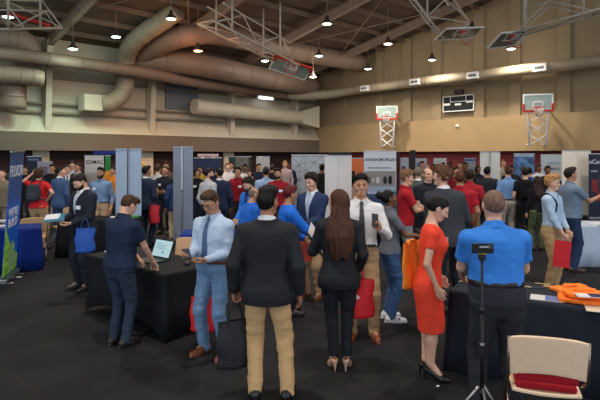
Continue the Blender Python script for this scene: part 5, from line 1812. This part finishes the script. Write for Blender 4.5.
def backpack(label, who, color, z=1.25, w=.30, h=.44, d=.16):
    i = who; s_ = i['s']
    y0 = i['front_y'](0, z, .035, True)
    t = thing('backpack', label, 'backpack', i['root'].location, i['root'].rotation_euler.z, 'backpacks')
    g = Field((-w, y0 - d - .06, z - h / 2 - .06), (w, y0 + .06, z + h / 2 + .06), .014)
    g.add(lambda X, Y_, Z: (((np.abs(X) / (w / 2)) ** 4 + (np.abs(Y_ - y0 + d / 2) / (d / 2)) ** 3 + (np.abs(Z - z) / (h / 2)) ** 4) ** .25 - 1) * d / 2, (-w / 2, y0 - d, z - h / 2), (w / 2, y0, z + h / 2))
    g.noise(.006, 12, 12, 12, 2)
    v, q = g.mesh(1); np_mesh('pack_body', v * s_, q, cloth(color), t)
    g = Field((-w, y0 - d - .10, z - h / 2 - .06), (w, y0, z + .05), .014)
    g.add(lambda X, Y_, Z: (((np.abs(X) / (w * .38)) ** 4 + (np.abs(Y_ - y0 + d) / .05) ** 3 + (np.abs(Z - z + h * .2) / (h * .22)) ** 4) ** .25 - 1) * .05, (-w / 2, y0 - d - .06, z - h / 2), (w / 2, y0, z))
    v, q = g.mesh(1); np_mesh('front_pocket', v * s_, q, cloth(color), t)
    for sd in (-1, 1):
        bm = B()
        x = sd * .105
        pts = smooth_path([(x * .7, y0 - .01, z + h * .36), (x, y0 + .06, 1.50), (x, i['front_y'](x, 1.42, .05) - .02, 1.46), (x * 1.08, i['front_y'](x, 1.30, .036), 1.30), (x * 1.35, i['front_y'](x * 1.2, 1.16, .036), 1.14), (x * 1.72, .02, 1.08), (x * 1.1, y0 - .02, z - h * .34)], 5)
        tube(bm, [p * s_ for p in pts], .016 * s_, 8, sx=.6)
        obj('shoulder_strap', bm, cloth(color), t)
    return t
bm = B()
fy_ = p13['front_y']
tube(bm, [Vector(q_) * p13['s'] for q_ in smooth_path([(.12, fy_(.12, 1.20, .03, True), 1.20), (.115, fy_(.115, 1.34, .03, True), 1.36), (.12, -.03, 1.478), (.122, fy_(.122, 1.36, .022), 1.37), (.135, fy_(.135, 1.24, .024), 1.24), (.175, fy_(.17, 1.12, .026), 1.10)], 6)], .012, 8)
obj('bag_strap', bm, cloth((30, 32, 36)), p13['root'])
p14 = person(570.5, 56, 1.84, 84, 'man in a grey-blue polo pointing to the right in front of the cream banner', hair=('short', 'dark'), sk='tan', top=('polo', (112, 130, 152)), legs=('jeans', (46, 62, 92)), shoes=('dress', (70, 44, 32)), rh=(.10, .44, 1.26), lh=(-.22, .10, .92), badge=(-1, 1.30), wide=1.1, belly=.02, curl=(.3, .15), palm=(None, (-.6, 0, .8)))
# ------------------------------------------------------------------ people in the middle distance, right
p15 = person(508, 42.5, 1.79, -4, 'man in a blue shirt and light grey trousers with a dark belt, seen from behind', hair=('short', 'brown'), top=('shirt', (118, 152, 200), 'tuck'), legs=('trousers', (172, 162, 150)), belt=(30, 26, 26), wide=1.06, lh=(-.20, .20, 1.05))
person(487, 40, 1.77, 8, 'man in a charcoal jacket in front of the white folded panel', hair=('short', 'black'), sk='tan', top=('jacket', (44, 46, 54)), legs=('trousers', (30, 30, 34)), wide=1.12, inner=None, yaw=30)
pbk = person(525, 43, 1.78, 12, 'man in a black shirt between the blue-shirted man and the brown-haired woman', hair=('short', 'dark'), top=('tee', (26, 24, 28)), legs=('trousers', (34, 32, 34)))
backpack('black backpack on the man in the black shirt', pbk, (22, 22, 26))
person(537, 46, 1.62, -6, 'woman with long dark brown hair and olive trousers seen from behind', sex='f', hair=('long', (52, 36, 30), 1.22), top=('blouse', (26, 24, 30)), legs=('trousers', (84, 92, 66), .95))
person(538.5, 32, 1.78, 172, 'man in a white shirt before the light blue lettered banner', hair=('short', 'dark'), sk='brown', top=('shirt', (216, 214, 212)), legs=('trousers', (40, 40, 46)), inner=None)
person(547.5, 36, 1.77, 188, 'man in a dark brown jacket before the light blue lettered banner', hair=('short', 'black'), sk='brown', top=('jacket', (48, 38, 36)), legs=('trousers', (34, 34, 38)))
person(529, 35.5, 1.72, 20, 'person in a royal blue shirt behind the man in the black shirt', hair=('short', 'black'), sk='tan', top=('tee', (38, 70, 150)), legs=('trousers', (34, 34, 38)))
person(460, 60, 1.79, 16, 'man in a red polo right behind the tall grey-suited man', hair=('short', 'auburn'), sk='tan', top=('polo', (168, 30, 42)), legs=('trousers', (40, 40, 46)), wide=1.08, rh=(.26, .12, .92))
person(470, 50, 1.77, 30, 'second person in a red polo, farther right and half hidden by the first', hair=('short', 'dark'), sk='brown', top=('polo', (160, 32, 44)), legs=('trousers', (150, 120, 84)), wide=1.08, rh=(.22, .22, 1.0))
person(418, 47, 1.80, 20, 'person in a grey-green jacket behind the bald man', hair=('short', 'grey'), top=('jacket', (76, 84, 84)), legs=('trousers', (40, 40, 44)))
# ------------------------------------------------------------------ people in the middle distance, left
l1 = person(39, 46, 1.80, 4, 'woman in a red t-shirt and khaki trousers seen from behind with a raised arm', sex='f', hair=('bob', 'brown'), sk='light', top=('tee', (196, 40, 46)), legs=('trousers', (176, 146, 112), .98), shoes=('dress', (40, 34, 32)), lh=(-.26, .22, 1.62), rh=(.20, -.02, 1.08), rh_pole=(1, -.6, 0), lh_pole=(-1, 0, -.3), wide=1.12)
backpack('dark grey backpack on the woman in the red t-shirt', l1, (58, 62, 70), 1.22, .28, .36, .12)
person(2, 43, 1.74, 172, 'person in camouflage clothing at the left edge', hair=('buzz', 'dark'), top=('jacket', (120, 110, 92)), legs=('trousers', (120, 112, 94)), inner=None, open_v=False)
person(60.5, 42, 1.80, 22, 'man in a slate blue suit seen from behind near the left', hair=('short', 'dark'), top=('blazer', (68, 92, 132)), legs=('suit', (64, 86, 124)), yaw=40)
person(101, 45, 1.79, 184, 'man in a denim-blue shirt with a beard and name badge behind the black table', hair=('short', 'black'), sk='tan', beard='black', top=('shirt', (116, 142, 176), 'tuck'), legs=('trousers', (182, 150, 118)), belt=(44, 34, 30), badge=(1, 1.30), detail=0)
person(67, 36, 1.79, 150, 'dark-suited man with a striped tie beside the slate blue suit', hair=('short', 'brown'), top=('blazer', (34, 32, 38)), legs=('suit', (32, 30, 36)), tie=(70, 60, 64), detail=1)
person(78, 34, 1.84, 200, 'dark-suited man standing left of the white lettered banner', hair=('short', 'black'), sk='tan', top=('blazer', (30, 28, 34)), legs=('suit', (28, 28, 32)), tie=(120, 40, 46), detail=1)
person(72.5, 32, 1.88, 170, 'tall person in a dark jacket between the two dark-suited men', hair=('short', 'dark'), top=('jacket', (36, 34, 38)), legs=('trousers', (30, 30, 34)))
p_l6 = person(146.5, 44, 1.82, 22, 'man in a navy blazer right of the left banner back', hair=('short', 'black'), sk='olive', top=('blazer', (34, 44, 66)), legs=('suit', (32, 40, 60)), yaw=25)
tote('red shopping bag beside the man in the navy blazer', at(154.5, 203, F / 45), .2, .22, .40, .12, (200, 40, 48), .05)
person(165, 38, 1.78, 186, 'man in a dark polo with a white badge between the two banner backs', hair=('buzz', 'dark'), sk='tan', top=('polo', (34, 38, 48)), legs=('trousers', (36, 38, 46)), badge=(1, 1.28), detail=1, rh=(.08, .28, 1.1), lh=(-.1, .28, 1.1))
person(157.5, 36, 1.80, 10, 'person in a pale grey shirt behind the man in the navy blazer', hair=('short', 'brown'), top=('shirt', (186, 182, 180), 'tuck'), legs=('trousers', (120, 110, 100)))
person(166, 33, 1.86, 180, 'tall man in a brown shirt behind the man in the dark polo', hair=('short', 'dark'), sk='tan', top=('shirt', (96, 74, 66)), legs=('trousers', (40, 38, 40)), detail=1)
person(176, 41.5, 1.62, -20, 'person in a blue blazer and khaki trousers at the edge of the right banner back', hair=('short', 'dark'), top=('blazer', (46, 66, 110)), legs=('trousers', (206, 184, 152)))
person(197.5, 38, 1.72, 160, 'woman in black with a white badge right of the right banner back', sex='f', hair=('bob', 'black'), sk='tan', top=('blouse', (26, 26, 30)), legs=('trousers', (30, 40, 64)), badge=(1, 1.28), detail=1)
person(208.5, 46, 1.78, 40, 'bearded man in a light grey shirt facing right', hair=('short', 'dark'), beard='dark', sk='light', top=('shirt', (190, 188, 190), 'tuck'), legs=('trousers', (34, 36, 48)), yaw=30)
person(219.5, 44, 1.77, -10, 'man in a navy suit beside the man in the light grey shirt', hair=('short', 'black'), sk='tan', beard='dark', top=('blazer', (34, 44, 72)), legs=('suit', (32, 42, 68)), yaw=-40)
person(238, 40, 1.77, 192, 'man in a dark red polo behind the man in the navy suit', hair=('short', 'black'), sk='tan', top=('polo', (140, 26, 38)), legs=('trousers', (60, 50, 50)), badge=(-1, 1.28), rh=(.16, .28, 1.0), detail=1)
person(243, 66, 1.57, 62, 'older man in a blue shirt bending right between the tie man and the black blazer', hair=('ring', 'grey'), sk='tan', top=('jacket', (40, 100, 196)), legs=('trousers', (40, 44, 56)), lean=.14, pitch=14, rh=(.1, .42, 1.05), lh=(-.1, .40, 1.05), inner=None, open_v=False)
person(253.5, 58, 1.70, 222, 'bearded man in a bright blue jacket with his head bowed', hair=('curly', 'dark'), sk='light', beard='dark', top=('jacket', (44, 116, 214)), legs=('trousers', (40, 44, 56)), lean=.06, pitch=30, rh=(.05, .36, 1.0), lh=(-.1, .34, 1.0), inner=(40, 60, 110))
person(266, 42, 1.78, -6, 'man in a pale blue shirt seen from behind near the white panel', hair=('short', 'dark'), sk='tan', top=('shirt', (150, 176, 210), 'tuck'), legs=('trousers', (44, 46, 56)), wide=1.08)
person(278, 44, 1.76, 190, 'man in a red polo facing the viewer right of the pale blue shirt', hair=('short', 'black'), sk='tan', beard='dark', top=('polo', (146, 28, 40)), legs=('trousers', (44, 40, 44)), badge=(-1, 1.26), detail=1)
p18 = person(312.5, 69, 1.80, 212, 'curly-haired young man in a navy suit smiling down at the papers', hair=('curly', 'dark'), sk='light', top=('blazer', (38, 54, 90)), legs=('trousers', (190, 156, 116)), shoes=('dress', (110, 66, 40)), tie=(168, 184, 206), inner=(206, 214, 226), pitch=14, yaw=6, rh=(.20, .14, .98), lh=(-.06, .34, 1.05), curl=(.4, .8))
folder_at('red-brown folder held by the curly-haired young man in the navy suit', at(303.5, 249, F / 71), frame_from((1, .5, 0), (0.05, .1, 1)), (.24, .36), (160, 60, 44))
person(289, 77, 1.66, 78, 'person in a bright blue jacket with wine-red hair reaching towards the papers', hair=('short', 'wine'), sk='olive', top=('jacket', (36, 104, 206)), legs=('trousers', (40, 40, 50)), rh=(.20, .44, 1.12), lh=(-.15, .25, 1.0), inner=None, open_v=False, yaw=-20, pitch=10)
# ------------------------------------------------------------------ the crowd along the back
crowd = [
    (13, 31, 1.78, 180, 'm', 'light', ('short', 'brown'), ('jacket', (70, 66, 60)), 'man in an olive jacket left of the tall blue banner'),
    (25, 33, 1.74, 175, 'm', 'tan', ('short', 'black'), ('jacket', (34, 32, 36)), 'man in black between the tall blue banner and the red t-shirt'),
    (52, 34, 1.80, 160, 'm', 'tan', ('short', 'black'), ('jacket', (28, 28, 32)), 'man in black right of the woman in the red t-shirt'),
    (113, 35, 1.74, 200, 'm', 'tan', ('short', 'dark'), ('tee', (222, 130, 40)), 'person in an orange t-shirt just left of the left banner back'),
    (184, 33, 1.70, 180, 'f', 'light', ('bob', 'brown'), ('blouse', (60, 50, 54)), 'woman behind the right banner back'),
    (200, 30, 1.70, 200, 'm', 'tan', ('short', 'black'), ('shirt', (180, 150, 60)), 'person in a mustard shirt under the navy display wall'),
    (227.5, 33, 1.84, 150, 'm', 'light', ('short', 'sandy'), ('shirt', (226, 214, 208)), 'fair-haired man in a white shirt above the navy suit'),
    (231, 30, 1.86, 190, 'm', 'tan', ('short', 'black'), ('blazer', (32, 36, 52)), 'man in a dark blazer beside the fair-haired man in white'),
    (245, 32, 1.78, 170, 'm', 'brown', ('short', 'black'), ('shirt', (206, 200, 200)), 'man in a white shirt right of the man in the dark red polo'),
    (250, 35, 1.66, 190, 'f', 'tan', ('bob', 'black'), ('jacket', (40, 36, 42)), 'woman in black above the bearded man in the bright blue jacket'),
    (258.5, 29, 1.78, 160, 'm', 'tan', ('short', 'black'), ('jacket', (34, 40, 58)), 'man in a navy jacket in front of the white panel'),
    (272, 28, 1.72, 10, 'm', 'tan', ('short', 'dark'), ('jacket', (36, 34, 40)), 'man in black beside the white panel'),
    (285, 27, 1.86, 180, 'm', 'light', ('short', 'blond'), ('shirt', (200, 172, 172)), 'fair-haired man in a pink shirt left of the triangle-patterned wall'),
    (289, 26, 1.80, 200, 'm', 'brown', ('short', 'black'), ('jacket', (36, 40, 60)), 'man in a navy jacket left of the triangle-patterned wall'),
    (322, 33, 1.80, 10, 'm', 'brown', ('short', 'black'), ('jacket', (24, 24, 28)), 'man in black just left of the plain white banners'),
    (350.5, 31.5, 1.74, 40, 'm', 'tan', ('short', 'black'), ('jacket', (30, 28, 32)), 'man in black before the orange poster'),
    (422, 29, 1.86, 170, 'm', 'tan', ('short', 'brown'), ('shirt', (150, 140, 120)), 'man in a khaki shirt before the pale poster'),
    (428, 27, 1.78, 185, 'f', 'light', ('bob', 'dark'), ('blouse', (80, 50, 54)), 'woman in maroon above the bald man'),
    (434, 31, 1.78, 200, 'm', 'brown', ('short', 'black'), ('tee', (40, 60, 50)), 'man in dark green right of the bald man'),
    (443, 30, 1.82, 185, 'm', 'brown', ('short', 'black'), ('tee', (60, 40, 44)), 'man in dark brown in front of the plain light panel'),
    (450, 27, 1.84, 170, 'm', 'dark', ('short', 'black'), ('jacket', (36, 34, 38)), 'man in black above the curly hair of the tall man'),
    (456, 36, 1.74, 160, 'm', 'tan', ('short', 'black'), ('tee', (120, 30, 38)), 'person in a maroon t-shirt left of the two red polos'),
    (460, 28, 1.84, 190, 'm', 'tan', ('short', 'brown'), ('jacket', (40, 40, 46)), 'man in charcoal above the first red polo'),
    (465.5, 30, 1.83, 200, 'm', 'brown', ('short', 'black'), ('jacket', (30, 30, 36)), 'man in black between the two red polos'),
    (478, 32, 1.76, 170, 'f', 'brown', ('bob', 'black'), ('blouse', (30, 28, 34)), 'woman in black left of the white folded panel'),
    (503.5, 27, 1.90, 180, 'm', 'light', ('short', 'sandy'), ('shirt', (190, 170, 150)), 'tall fair man behind the blue-shirted man with the dark belt'),
    (511, 32.5, 1.76, 200, 'm', 'brown', ('short', 'black'), ('jacket', (40, 36, 40)), 'man in black right behind the blue-shirted man with the dark belt'),
    (516.5, 29.5, 1.74, 190, 'f', 'tan', ('bob', 'black'), ('blouse', (40, 38, 44)), 'woman in black before the blue photograph banner'),
    (133, 30, 1.75, 180, 'm', 'light', ('cap', (206, 176, 60)), ('jacket', (60, 60, 66)), 'person in a yellow cap behind the left banner back'),
    (142, 30, 1.83, 190, 'm', 'light', ('cap', (214, 190, 70)), ('jacket', (120, 120, 124)), 'person in a yellow cap above the man in the navy blazer'),
    (186, 28, 1.70, 190, 'm', 'tan', ('short', 'black'), ('jacket', (50, 50, 60)), 'person in grey behind the right banner back'),
]
for (px, k, H, fc, sx, sk_, hr_, tp_, lab) in crowd:
    if px in (184, 186, 133):
        continue
    person(px, k, H, fc, lab, sex=sx, sk=sk_, hair=hr_, top=tp_, legs=('trousers', (44, 44, 50)), group='people along the back of the fair', inner=None if tp_[0] != 'blazer' else (210, 206, 206))
# ------------------------------------------------------------------ camera, sky light, exposure
cd = bpy.data.cameras.new('camera')
cd.sensor_width = 36.0
cd.lens = F / 600 * 36
cd.shift_y = -(200 - HY) / 600
cd.clip_end = 200
co = link(bpy.data.objects.new('camera', cd))
co.location = (0, 0, HC)
co.rotation_euler = (math.pi / 2, 0, 0)
sc = bpy.context.scene
sc.camera = co
w = bpy.data.worlds.new('hall_daylight')
sc.world = w
w.use_nodes = True
bg = w.node_tree.nodes['Background']
bg.inputs['Color'].default_value = (.76, .87, 1.0, 1)
bg.inputs['Strength'].default_value = 1.5
sc.view_settings.view_transform = 'Standard'
sc.view_settings.look = 'None'
sc.view_settings.gamma = 1
sc.view_settings.use_curve_mapping = False
sc.view_settings.exposure = 0.12
sc.cycles.max_bounces = 6
sc.cycles.use_denoising = True
